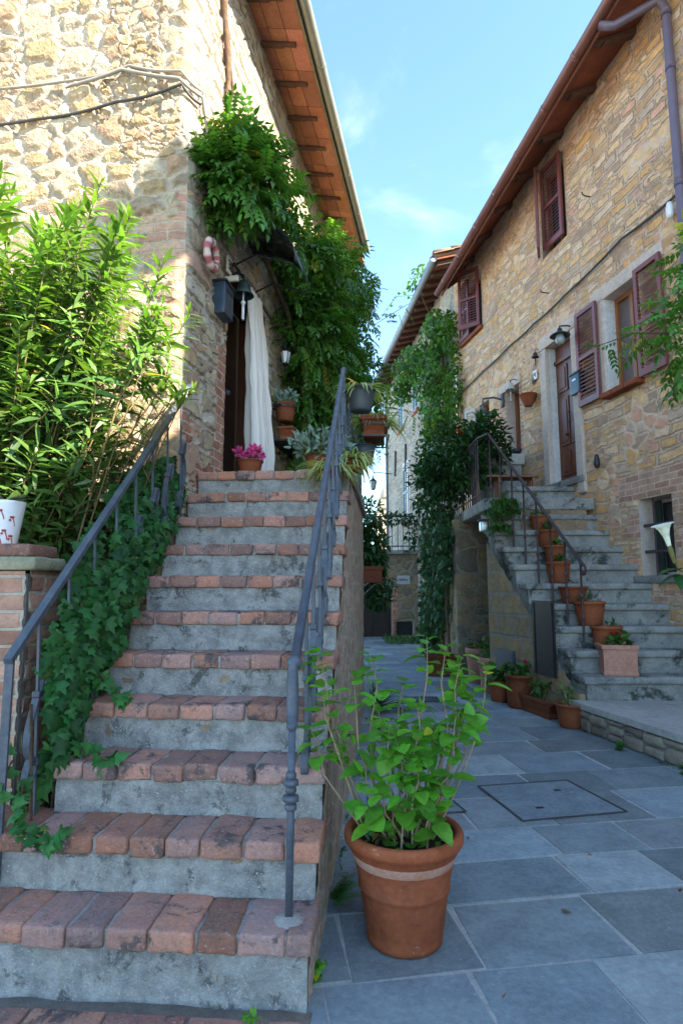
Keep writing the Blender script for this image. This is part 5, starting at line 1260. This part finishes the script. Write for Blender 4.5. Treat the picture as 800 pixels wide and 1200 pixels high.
# ================================================================= PLANTS AND VINES
TM['leaflet']=([0,.35,1],[.12,.5,0])
def cluster(mb,c,r,n,kind='ovate',L=.07,F=None,up=-.1,gap=-.22,gs=2.2,st=None,lo=.55,hi=1.35,bias=2.4,seed=0,face=None):
    R.seed(int(abs(c[0])*131+abs(c[1])*37+abs(c[2])*17)+n+seed); k=0; guard=0
    while k<n and guard<n*6:
        guard+=1; d=rdir(); q=R.random()**(1/bias); o=V((d.x*r[0]*q,d.y*r[1]*q,d.z*r[2]*q))
        loc=V(c)+o
        p=F(loc.x,loc.y,loc.z) if F else loc
        if F and loc.y<.02: continue
        if kind=='pinnate' and F and ((.60<loc.x<1.7 and 3.9<loc.z<5.02) or (.45<loc.x<.95 and loc.z<4.66)): continue
        if mnoise.noise(p*gs+V((seed,3,7)))<gap: continue
        out=(F.d*d.x+F.n*d.y+V((0,0,d.z))) if F else d
        k+=1
        if kind=='pinnate':
            ax=(out*.8+rdir()*.7+V((0,0,up))).normalized(); ll=L*R.uniform(.7,1.25); m=R.choice((9,11,11))
            sd=ax.cross(V((0,0,1)))
            if sd.length<.05: continue
            sd.normalize(); u=sd.cross(ax); col=rcol(lo,hi,.16); lw=ll*.32
            for i in range(m):
                t=.18+.82*(i//2)/(m//2); b=p+ax*(ll*t)-V((0,0,ll*.28*t*t)); s=1 if i%2 else -1
                if i==m-1: dd=ax-V((0,0,.5))
                else: dd=ax*.55+sd*s*.85-V((0,0,.35+.2*R.random()))
                leaf(mb,b,dd,u,lw*R.uniform(.8,1.15),lw*.48,'leaflet',.2,.12,(col[0]*R.uniform(.9,1.1),col[1]*R.uniform(.9,1.1),col[2]))
        elif kind=='ivy':
            dd=(rdir()*.7+V((0,0,-.8))).normalized(); nn=(V(face) if face else out)+rdir()*.45; ivyleaf(mb,p,dd,nn,L*R.uniform(.55,1.25),rcol(lo,hi))
        else:
            dd=(out*.6+rdir()*.8+V((0,0,up))).normalized(); ll=L*R.uniform(.6,1.3); leaf(mb,p,dd,V((0,0,1))+rdir()*.4,ll,ll*.5,kind,.2,.12,rcol(lo,hi))
tagp=lambda name,label,cat,loc,group=None: thing(name,label,cat,loc,group)
# garden bed behind the pillar
mb=MB(); mb.box((-2.9,3.65,.12),(3.2,1.1,.26)); tag(mb.build('garden_soil',M['soil'],None),kind='structure')
# ---- oleander
ol=tagp('oleander_bush','tall sunlit oleander with long narrow leaves growing against the front wall behind the brick pillar','bush',(-2.1,3.6,.2))
R.seed(77); fo=MB(); st=MB()
def zprof(X): # height of the crown over X
    return 3.86-.10*max(0,-1.95-X) - .62*max(0,min(1,(X+1.75)/.85))**1.3 + .10*math.sin(X*9)
def shoot(P,r0,s0,tone,lf=1.0):
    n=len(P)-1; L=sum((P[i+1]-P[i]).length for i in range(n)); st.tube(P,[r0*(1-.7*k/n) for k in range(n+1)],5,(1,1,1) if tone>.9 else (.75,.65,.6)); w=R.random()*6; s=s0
    while s<=1.0:
        i0=min(n-1,int(s*n)); p=P[i0].lerp(P[i0+1],s*n-i0); ax=(P[i0+1]-P[i0]).normalized(); w+=1.05
        sd=ax.cross(V((0,1,.1))).normalized(); td=ax.cross(sd); tf_=(s-s0)/max(.01,1-s0)
        for k in range(3):
            if R.random()<.10: continue
            a=w+k*2.094+R.uniform(-.4,.4); rise=-.15+1.15*tf_**2.2+R.uniform(-.3,.3)
            d=(sd*math.cos(a)+td*math.sin(a)+ax*rise).normalized(); ll=R.uniform(.10,.19)*(1-.4*max(0,tf_-.85)/.15)*lf; sun_tone=tone*(.75+.45*tf_)  # tips brighter, lower shoots darker: sun and shade put into leaf colour
            c_=rcol(.6,1.3,.12); q=p+d*ll
            if LFside(q)<.03 or q.y>4.12: continue
            leaf(fo,p,d,ax+rdir()*.5,ll,ll*R.uniform(.18,.24),'lance',R.uniform(.05,.5),.10,(c_[0]*sun_tone,c_[1]*sun_tone,c_[2]))
        s+=.041/L*R.uniform(.8,1.3)
def LFside(q): return 0 if (q.z<2.60 and q.x>-1.27-(2.60-q.z)*.22) else 1
def curve(b,m,t,n=10): return [b*((1-k/n)**2)+m*(2*k/n*(1-k/n))+t*((k/n)**2) for k in range(n+1)]
for i in range(160):
    X=R.uniform(-3.0,-.95); Y=R.uniform(3.0,3.95); f=R.uniform(.90,1.03) if i<50 else R.uniform(.45,.93); z=zprof(X)*f
    if i>=120: X=R.uniform(-2.9,-1.5); z=R.uniform(1.3,2.5)
    if X>-1.2: z=max(z,2.5+.9*(X+1.2)); Y=min(Y,3.75)
    bx=-2.35+(X+2.0)*.38+R.uniform(-.15,.15); by=3.6+(Y-3.5)*.4; b=V((bx,by,.2)); t=V((X,Y,z)); m=b.lerp(t,.6)+V((-(X-bx)*.15+R.uniform(-.15,.15),R.uniform(-.1,.1),.10))
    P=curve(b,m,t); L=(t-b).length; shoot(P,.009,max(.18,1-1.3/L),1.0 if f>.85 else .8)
    for q in range(3):
        s=R.uniform(.35,.85); i0=int(s*10); p=P[i0]; dx=R.uniform(-.38,.34); tt=p+V((dx,R.uniform(-.3,.15),R.uniform(.12,.50)))
        tt.x=min(tt.x,-.95); tt.y=max(2.95,min(4.0,tt.y)); tt.z=min(tt.z,zprof(tt.x)*1.02)
        shoot(curve(p,p.lerp(tt,.5)+V((dx*.25,-.03,.0)),tt,5),.006,.12,.95 if tt.z>2.6 else .75)  # low side shoots get the darker tone that stands for shade
fo.build('foliage',M['oleander'],ol,True); st.build('stems',M['stem'],ol,True)
# ---- ivy on the left railing
iv=tagp('ivy','dense dark ivy hanging over the left handrail and the ends of the brick steps','ivy',ST(.8,-SW,.3))
R.seed(9); fo=MB(); st=MB()
for i in range(2100):
    b=R.uniform(.42,2.0); q=R.random(); hmax=.80-.35*max(0,(b-1.3)/.7)-.5*max(0,.80-b); h=-.10+hmax*q
    zst=Z1+(b/RUN)*RISE-.05; s=-SW-.06-.06*min(1,max(0,b-.6))+.15*math.sin(min(1,q*1.2)*math.pi)*R.uniform(.4,1.0)+R.uniform(-.05,.03)+.09*mnoise.noise(V((b*3.5,h*3.5,1)))
    p=ST(b,s,zst+h)
    if mnoise.noise(p*5)<-.38: continue
    nn=V((.55,-.8,.25))+rdir()*.55; dd=V((.1,-.1,-.8))+rdir()*.6; ivyleaf(fo,p,dd,nn,R.uniform(.045,.095),rcol(.55,1.5))
for pts in ([ST(.30,-1.22,.60),ST(.20,-1.18,.50),ST(.16,-1.10,.475),ST(.15,-1.02,.46),ST(.20,-.96,.45)],[ST(.62,-1.20,.95),ST(.50,-1.10,.70),ST(.46,-1.0,.67),ST(.44,-.93,.665)],[ST(.28,-1.26,.7),ST(.10,-1.28,.45),ST(.02,-1.30,.30)],[ST(.75,-1.15,.98),ST(.70,-1.03,.90),ST(.68,-.97,.86)]):
    st.tube(pts,.004,5)
    for i in range(len(pts)-1):
        for k in range(9):
            p=pts[i].lerp(pts[i+1],R.random())+rdir()*.025; ivyleaf(fo,p,V((.2,-.2,-.4))+rdir()*.7,V((.2,-.7,.6))+rdir()*.4,R.uniform(.04,.075),rcol(.9,2.0))
for i in range(10):
    b=R.uniform(.3,1.8); p=ST(b,-SW-.05,Z1+(b/RUN)*RISE+.35); st.tube([ST(b+.1,-SW-.1,.2),ST(b,-SW-.02,Z1+(b/RUN)*RISE-.1),p],.007,5)
fo.build('foliage',M['ivy'],iv,True); st.build('vine_stems',M['bark'],iv,True)
# ---- wisteria on the left house
ws=tagp('wisteria_vine','lush green wisteria spilling over the canopy and down the side wall of the left house','vine',LF(2.9,.25,zl))
fo=MB(); st=MB()
for c,r,n in (((.46,.24,4.76),(.36,.30,.34),180),((.55,.28,5.02),(.42,.26,.26),110),((.38,.16,5.15),(.16,.12,.26),16),((1.2,.24,5.2),(.5,.24,.18),70),((2.05,.36,5.15),(.55,.32,.32),150),
              ((2.8,.40,5.15),(.8,.4,.5),170),((3.7,.48,5.55),(.9,.42,.6),190),((4.6,.45,5.9),(.6,.32,.42),110),((2.8,.40,4.45),(.9,.40,.7),260),((3.2,.42,4.45),(1.0,.40,.85),300),((3.9,.82,4.25),(.5,.28,.26),60),
              ((3.2,.25,3.5),(.95,.32,.95),250),((3.6,.70,3.75),(.5,.30,.5),110),((4.4,.34,3.7),(.7,.28,.9),130),((4.2,.62,5.1),(.5,.28,.45),60)):
    cluster(fo,c,r,int(n*1.9),'pinnate',.235,LF,-.25,-.34,2.4,bias=2.0)
for (u,o,z),(u2,o2,z2),n in (((4.2,1.1,4.5),(4.2,1.75,4.55),14),((3.6,1.0,4.9),(3.6,1.45,5.15),9),((.35,.15,5.1),(.22,.2,5.45),6),((4.0,1.0,3.9),(4.1,1.7,3.75),12),((4.6,.8,5.9),(4.9,1.0,6.1),8)):
    for k in range(n): t=k/n; p=LF(u+(u2-u)*t,o+(o2-o)*t,z+(z2-z)*t); cluster(fo,tuple(p),(.05,.05,.05),1,'pinnate',.17,None,-.2,-9,1,seed=k)
    st.tube([LF(u,o,z),LF(u2,o2,z2)],.004,5)
st.tube([LF(2.85,.25,zl-.02),LF(2.80,.28,2.7),LF(2.92,.22,3.1),LF(2.80,.25,3.5),LF(2.7,.2,4.0),LF(2.3,.15,4.55),LF(1.2,.12,4.85),LF(.5,.1,4.9),LF(.38,.1,5.25)],[.045,.042,.04,.038,.034,.03,.024,.018,.01],8)
st.tube([LF(3.05,.28,zl-.02),LF(3.0,.24,2.8),LF(2.88,.28,3.3),LF(3.1,.2,4.0),LF(3.6,.3,5.0),LF(4.6,.4,5.8)],[.035,.033,.03,.028,.02,.012],8)
fo.build('foliage',M['wist'],ws,True); st.build('trunk',M['bark'],ws,True)
# ---- creeper between the two houses on the right
cr=tagp('creeper','bright green creeper climbing the house corner between the ochre and the grey house','vine',HF(.4,.2,3))
fo=MB(); st=MB()
for c,r,n in (((5.2,.16,6.95),(.24,.16,.62),210),((5.12,.18,5.7),(.32,.2,.9),330)):
    cluster(fo,c,r,n,'ovate',.125,RF,-.55,-.30,1.8,lo=.55,hi=1.6)
for c,r,n in (((.5,.32,7.25),(.65,.34,.62),560),((1.7,.60,6.95),(1.1,.5,.42),620),((2.4,.75,6.5),(.6,.5,.35),240),((.6,.40,6.2),(.8,.4,.75),700),((.5,.36,5.3),(.6,.36,.65),460),((1.5,.22,5.0),(.9,.14,.7),170),((2.3,.2,4.4),(.8,.12,.4),70),((.7,.62,8.75),(.5,.25,.25),110)):
    cluster(fo,c,r,n,'ovate' if n%4 else 'ivy',.125,HF,-.55,-.30,1.8,lo=.55,hi=1.6)
st.tube([HF(.3,.1,2.4),HF(.4,.12,4),HF(.3,.12,5.5),HF(.6,.15,7.2),HF(.7,.6,8.4)],[.04,.035,.03,.02,.01],6)
for k in range(16): t=k/16; p=HF(1.2+.8*t,.75+.5*t,8.55+.25*math.sin(t*4)); ivyleaf(fo,p,rdir(-.2),rdir(.2),.10,rcol(1,1.8))
st.tube([HF(1.0,.6,8.5),HF(1.6,1.0,8.75),HF(2.0,1.25,8.5)],.006,5)
fo.build('foliage',M['creeper'],cr,True); st.build('stems',M['bark'],cr,True)
# ---- dark shrub and ivy at the stone landing
sh_=tagp('flowering_shrub','dark leafy shrub with a few red flowers on the stone landing behind the iron railing','shrub',(2.1,10.0,zl2))
fo=MB(); st=MB()
for c,r,n in (((1.90,9.9,3.55),(.45,.75,.75),720),((1.75,10.6,3.7),(.42,.8,.7),420),((2.36,9.30,3.62),(.36,.42,.62),620),((1.45,10.0,3.25),(.32,.4,.5),300),((2.02,9.05,3.38),(.30,.45,.52),380),((2.12,9.5,3.6),(.35,.4,.6),350),((1.65,10.2,2.95),(.4,.8,.45),330)):
    cluster(fo,c,r,int(n*1.8),'ovate',.105,None,-.1,-.36,2.2,lo=.5,hi=1.5)
for x,y in ((2.1,10.0),(2.2,9.6),(2.0,10.6)): st.tube([(x,y,zl2-.02),(x-.05,y,3.1),(x-.15,y+.1,3.9)],[.03,.022,.01],6)
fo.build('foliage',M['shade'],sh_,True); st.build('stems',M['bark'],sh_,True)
mb=MB(); R.seed(4)
for p in ((1.88,9.15,3.86),(1.93,9.12,3.80)):
    for k in range(12): leaf(mb,V(p)+rdir()*.022,rdir(.3),rdir(),.05,.036,'round',.1,.2,rcol(.8,1.2,.1))
mb.build('flowers',M['petalred'],sh_,True)
li=tagp('ivy','dark ivy curtain covering the lane side wall under the stone landing','ivy',(1.8,10.6,0))
fo=MB(); st=MB()
for c,r,n in (((1.70,10.5,2.15),(.30,1.0,.75),560),((1.66,10.7,1.25),(.26,.9,.75),420),((1.66,9.85,1.9),(.18,.3,.55),150),((1.62,11.2,.6),(.2,.6,.5),150)):
    cluster(fo,c,r,int(n*1.9),'ivy',.115,None,-.3,-.32,2.3,lo=.5,hi=1.5,face=(-.6,-.8,.2))
for y in (9.8,10.4,11.0): st.tube([(1.78,y,-.02),(1.74,y+.1,1.0),(1.76,y,2.3)],[.03,.025,.015],6)
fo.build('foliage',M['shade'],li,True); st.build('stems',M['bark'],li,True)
fr=tagp('trailing_plant','feathery green plant trailing over the upper edge of the stone staircase','plant',(2.1,7.8,2.5)); R.seed(31)
plant('trail',(2.20,7.80,2.50),.14,.26,fr,30,ls=.065); plant('trail',(2.12,7.70,2.35),.10,.28,fr,26,ls=.06,seed=5); plant('trail',(2.08,7.66,2.15),.08,.26,fr,20,ls=.06,seed=8)
# ---- plants on the left side of the lane
pb_=squarepot('terracotta wall planter with a large dark bush at the end of the brick staircase',(.36,7.18,1.44),.26,.22,.20,0,None,mat='terra',tone=.6)
mb=MB(); mb.strap([(.27,7.0,1.43),(.27,7.30,1.43)],.02,.01,(1,0,0)); mb.strap([(.42,7.0,1.43),(.42,7.30,1.43)],.02,.01,(1,0,0)); mb.strap([(.15,7.05,1.2),(.40,7.06,1.43)],.02,.01,(0,1,0)); mb.build('wall_bracket',M['black'],pb_)
fo=MB()
for c,r,n in (((.37,7.35,1.85),(.22,.26,.40),560),((.46,7.4,1.40),(.20,.25,.30),260)):
    cluster(fo,c,r,int(n*1.6),'ovate',.085,None,-.3,-.4,3,lo=.5,hi=1.7)
fo.build('foliage',M['shade'],pb_,True)
ag=tagp('agave','dark strap leaved plant at the foot of the brick staircase wall','plant',(.34,6.75,0)); mb=MB(); R.seed(14)
for i in range(34):
    a=R.uniform(-1.9,1.7); leaf(mb,V((.36,6.75,.02)),(math.cos(a),math.sin(a),R.uniform(.3,1.6)),(0,0,1),R.uniform(.35,.55),.035,'strap',.45,.15,rcol(.4,.9))
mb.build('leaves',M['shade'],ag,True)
tp_=tagp('terrace_plant','leafy climber tangled in the railing of the far balcony','plant',(1.2,16.5,2.4)); fo=MB()
for c,r,n in (((.75,16.5,3.05),(.40,.22,.36),200),((1.5,16.5,3.30),(.7,.22,.18),200),((2.2,16.4,2.85),(.45,.28,.5),240),((.5,16.45,2.35),(.35,.25,.35),130)):
    cluster(fo,c,r,n,'ovate',.15,None,-.1,-.25,1.5,lo=.6,hi=1.5)
fo.build('foliage',M['shade'],tp_,True)
hb=tagp('round_bush','rounded green bush behind the far balcony against the white sky','bush',(.8,18.3,2.3)); fo=MB(); cluster(fo,(.8,18.3,3.75),(.55,.45,.45),480,'ovate',.14,None,.1,-.4,1.5,lo=.8,hi=1.7); fo.build('foliage',M['shade'],hb,True)
mb=MB(); mb.tube([(.8,18.3,2.2),(.8,18.3,3.6)],.04,6); mb.build('stem',M['bark'],hb)
# ---- wisteria branch at the right edge
wb=tagp('wisteria_branch','leafy green branch reaching into view in front of the right window shutter','branch',(3.05,4.0,PZ)); fo=MB(); st=MB()
for c,r,n in (((2.68,4.05,3.28),(.33,.32,.42),100),((2.60,4.0,3.66),(.25,.3,.22),36),((2.62,4.0,2.98),(.27,.28,.18),30),((2.32,4.02,3.22),(.16,.15,.14),9)):
    cluster(fo,c,r,int(n*1.5),'pinnate',.21,None,-.2,-.4,3,lo=.8,hi=1.5)
for k in range(7): cluster(fo,(2.12-.04*k,4.02,3.19-.014*k),(.03,.03,.03),1,'pinnate',.15,None,-.1,-9,1,seed=k)
st.tube([(3.05,4.0,PZ-.01),(3.0,4.0,1.8),(2.85,4.0,2.9),(2.5,4.03,3.2),(2.1,4.02,3.2),(1.82,4.02,3.1)],[.03,.028,.02,.01,.006,.003],6); st.tube([(2.85,4.0,2.9),(2.5,4.0,3.7)],[.014,.004],5)
fo.build('foliage',M['wist'],wb,True); st.build('stem',M['bark'],wb,True)
# ---- trumpet flower plant
tf=tagp('trumpet_flower_plant','white trumpet flower with broad dark leaves at the right edge above the platform','plant',(2.75,3.75,PZ)); R.seed(6)
mb=MB(); pot_mesh(mb,(2.75,3.75,PZ),.19,.14,.3); mb.build('pot',M['terra'],tf,True); soil_mesh((2.75,3.75,PZ),.16,.26).build('soil',M['soil'],tf,True)
mb=MB(); ax=V((-.26,-.05,.96)).normalized(); prof=[(.009,0),(.010,.04),(.014,.09),(.021,.14),(.033,.175),(.050,.20),(.064,.208),(.070,.204)]
mb.lathe(prof,(2.03,3.62,1.58),20,(1,1,1),0,1,1,.10,ax); mb.build('flower',M['petalwhite'],tf,True)
mb=MB(); mb.lathe([(.009,-.04),(.014,.0),(.016,.04),(.0125,.07)],(2.03,3.62,1.58),10,(1,1,.8),0,1,1,0,ax); mb.tube([(2.75,3.75,.5),(2.6,3.7,1.1),(2.25,3.65,1.45),(2.06,3.63,1.50),(2.04,3.62,1.55)],[.014,.011,.007,.005,.005],6,(.8,1,.5)); mb.build('stem',M['stem'],tf,True)
mb=MB()
for p,d,l in (((2.07,3.62,1.50),(-.9,-.2,.05),.17),((2.10,3.6,1.49),(.9,-.3,.2),.2),((2.08,3.62,1.47),(-.5,-.7,-.3),.16),((2.12,3.6,1.46),(.3,-.8,-.45),.2),((2.16,3.62,1.48),(.7,-.5,-.2),.22),((2.2,3.65,1.5),(.2,.5,.3),.18),((2.06,3.62,1.47),(-.85,.1,-.25),.15),((2.14,3.6,1.44),(.1,-.5,-.8),.18)):
    leaf(mb,p,d,(0,0,1),l,l*.58,'heart',.3,.12,rcol(.8,1.2,.1))
mb.build('leaves',M['ivy'],tf,True)
mb=MB()
for k in range(8): leaf(mb,V((2.06,3.55,1.40))+rdir()*.012,V((0,0,-1))+rdir()*.4,rdir(),.05,.03,'round',.1,.2,rcol())
mb.build('red_bud',M['petalred'],tf,True)
# ---- weeds in the joints
def fern(label,c,n,L,name='wall_fern',mat='ger',grp=None,a0=-1.0,a1=1.6):
    t=thing(name,label,'weed',c,grp); mb=MB(); R.seed(int(abs(c[0])*999)+n)
    for i in range(n):
        a=R.uniform(a0,a1); ax=V((math.cos(a),math.sin(a),R.uniform(.5,1.5))).normalized(); col=rcol(.7,1.3); ll=L*R.uniform(.6,1.1); sd=ax.cross(V((0,0,1))).normalized()
        for k in range(15):
            f=.12+.88*k/15; b=V(c)+ax*(ll*f)-V((0,0,ll*.45*f*f)); w=ll*.22*(1-f*.75)
            for s in (-1,1): leaf(mb,b,sd*s+ax*.4-V((0,0,.2)),(0,0,1),w,w*.36,'leaflet',.1,.1,col)
    mb.build('fronds',M[mat],t,True)
fern('small fern growing from the base of the brick staircase beside the big pot',(-.045,2.78,.02),9,.24)
def weed(label,c,n,L,mat='ger',name='weed'):
    t=thing(name,label,'weed',c); mb=MB(); R.seed(int(abs(c[1])*999)+n)
    for i in range(n): d=rdir(.7); leaf(mb,V(c)+V((R.uniform(-.02,.02),R.uniform(-.02,.02),.005+R.random()*L*.5)),d,(0,0,1),L*R.uniform(.5,1),L*.5,'ovate',.2,.1,rcol(.8,1.5))
    mb.build('leaves',M[mat],t,True)
weed('yellow green weed at the corner of the lowest brick step',(-.085,2.33,.0),12,.055,'hydr'); weed('tiny weed sprouting under the lowest brick riser',(-.30,2.10,.0),16,.035,'hydr')
weed('low weed tuft at the foot of the stone platform wall',(2.40,5.30,.0),26,.07); weed('leafy weed by the right edge of the stone platform wall',(2.58,4.62,.0),26,.08)
mb=MB(); R.seed(3)
for i in range(420):
    p=V((R.uniform(1.1,2.0),R.uniform(14.6,16.4),-.004)); leaf(mb,p,rdir(1.0),rdir(),R.uniform(.08,.2),.02,'strap',.3,.1,rcol(.5,1.1))
tag(mb.build('grass',M['ger'],None,True),kind='stuff')
mb=MB(); R.seed(8)
for p in ((-1.08,2.02,.012),(-1.04,1.98,.012),(.55,2.2,.008),(.95,2.75,.008),(1.3,3.3,.008),(.7,3.5,.008),(1.55,2.9,.008)):
    leaf(mb,V(p),rdir(),(0,0,1),R.uniform(.02,.05),.02,'ovate',-.3,.3,rcol())
tag(mb.build('leaf_litter',M['fallen'],None,True),kind='stuff')

mb=MB(); R.seed(17)
for (xa,ya),(xb,yb),n in (((2.33,6.05),(2.60,4.62),90),((-.06,2.3),(.28,6.6),110),((2.40,6.0),(1.95,7.9),60),((1.80,9.6),(1.80,12),60)):
    for i in range(n):
        t=R.random(); 
        if mnoise.noise(V((t*9,xa,ya)))<.05: continue
        p=V((xa+(xb-xa)*t+R.uniform(-.03,.005),ya+(yb-ya)*t,R.uniform(0,.012))); leaf(mb,p,rdir(.6),(0,0,1),R.uniform(.012,.035),R.uniform(.010,.02),'round',.2,.1,rcol(.5,1.1))
tag(mb.build('ground_moss',M['ger'],None,True),kind='stuff')
# ================================================================= CAMERA, SUN, SKY
cam=bpy.data.cameras.new('camera'); co_=bpy.data.objects.new('camera',cam); COL.objects.link(co_)
co_.location=(0,0,1.4); co_.rotation_euler=(rad(97.2),0,0); cam.sensor_fit='VERTICAL'; cam.sensor_height=36; cam.lens=36*690/1200; cam.clip_end=500; cam.clip_start=.05
scene.camera=co_
EL,AZ=rad(34),math.atan2(.85,-.50)
S=V((math.sin(AZ)*math.cos(EL),math.cos(AZ)*math.cos(EL),math.sin(EL)))
sun=bpy.data.lights.new('sun','SUN'); sun.energy=5.0; sun.angle=rad(.5); sun.color=(1,.91,.78)
so=bpy.data.objects.new('sun',sun); COL.objects.link(so); so.rotation_euler=S.to_track_quat('Z','Y').to_euler(); so.location=(8,-6,14)
w=bpy.data.worlds.new('World'); scene.world=w; w.use_nodes=True; t=w.node_tree
bg=t.nodes['Background']; sky=t.nodes.new('ShaderNodeTexSky'); sky.sky_type='NISHITA'; sky.sun_disc=False; sky.sun_elevation=EL; sky.sun_rotation=AZ; sky.altitude=400; sky.air_density=1.0; sky.dust_density=.4; sky.ozone_density=.8
tc=t.nodes.new('ShaderNodeTexCoord'); mp=t.nodes.new('ShaderNodeMapping'); mp.inputs['Scale'].default_value=(1.1,1.6,3.4); t.links.new(tc.outputs['Generated'],mp.inputs[0])
nz=t.nodes.new('ShaderNodeTexNoise'); nz.inputs['Scale'].default_value=2.2; nz.inputs['Detail'].default_value=7; nz.inputs['Roughness'].default_value=.55; nz.inputs['Distortion'].default_value=.5; t.links.new(mp.outputs[0],nz.inputs['Vector'])
mr=t.nodes.new('ShaderNodeMapRange'); mr.interpolation_type='SMOOTHSTEP'; mr.inputs[1].default_value=.50; mr.inputs[2].default_value=.80; mr.inputs[4].default_value=.45; t.links.new(nz.outputs[0],mr.inputs[0])
sx=t.nodes.new('ShaderNodeSeparateXYZ'); t.links.new(tc.outputs['Generated'],sx.inputs[0]); m2=t.nodes.new('ShaderNodeMapRange'); m2.interpolation_type='SMOOTHSTEP'; m2.inputs[1].default_value=.42; m2.inputs[2].default_value=.66; t.links.new(sx.outputs[2],m2.inputs[0]); m3=t.nodes.new('ShaderNodeMath'); m3.operation='MULTIPLY'; t.links.new(mr.outputs[0],m3.inputs[0]); t.links.new(m2.outputs[0],m3.inputs[1])
mx=t.nodes.new('ShaderNodeMix'); mx.data_type='RGBA'; t.links.new(m3.outputs[0],mx.inputs[0]); tn=t.nodes.new('ShaderNodeMix'); tn.data_type='RGBA'; tn.blend_type='MULTIPLY'; tn.inputs[0].default_value=1; tn.inputs[7].default_value=(.84,1.0,1.05,1); t.links.new(sky.outputs[0],tn.inputs[6]); t.links.new(tn.outputs[2],mx.inputs[6]); mx.inputs[7].default_value=(5.0,5.1,5.2,1)
t.links.new(mx.outputs[2],bg.inputs['Color']); bg.inputs['Strength'].default_value=.118
scene.view_settings.view_transform='Standard'; scene.view_settings.look='None'; scene.view_settings.gamma=1; scene.view_settings.exposure=2.38; scene.view_settings.use_curve_mapping=False
scene.render.engine='CYCLES'
scene.cycles.max_bounces=8; scene.cycles.diffuse_bounces=5; scene.cycles.transparent_max_bounces=8
scene.render.resolution_x=682; scene.render.resolution_y=1024
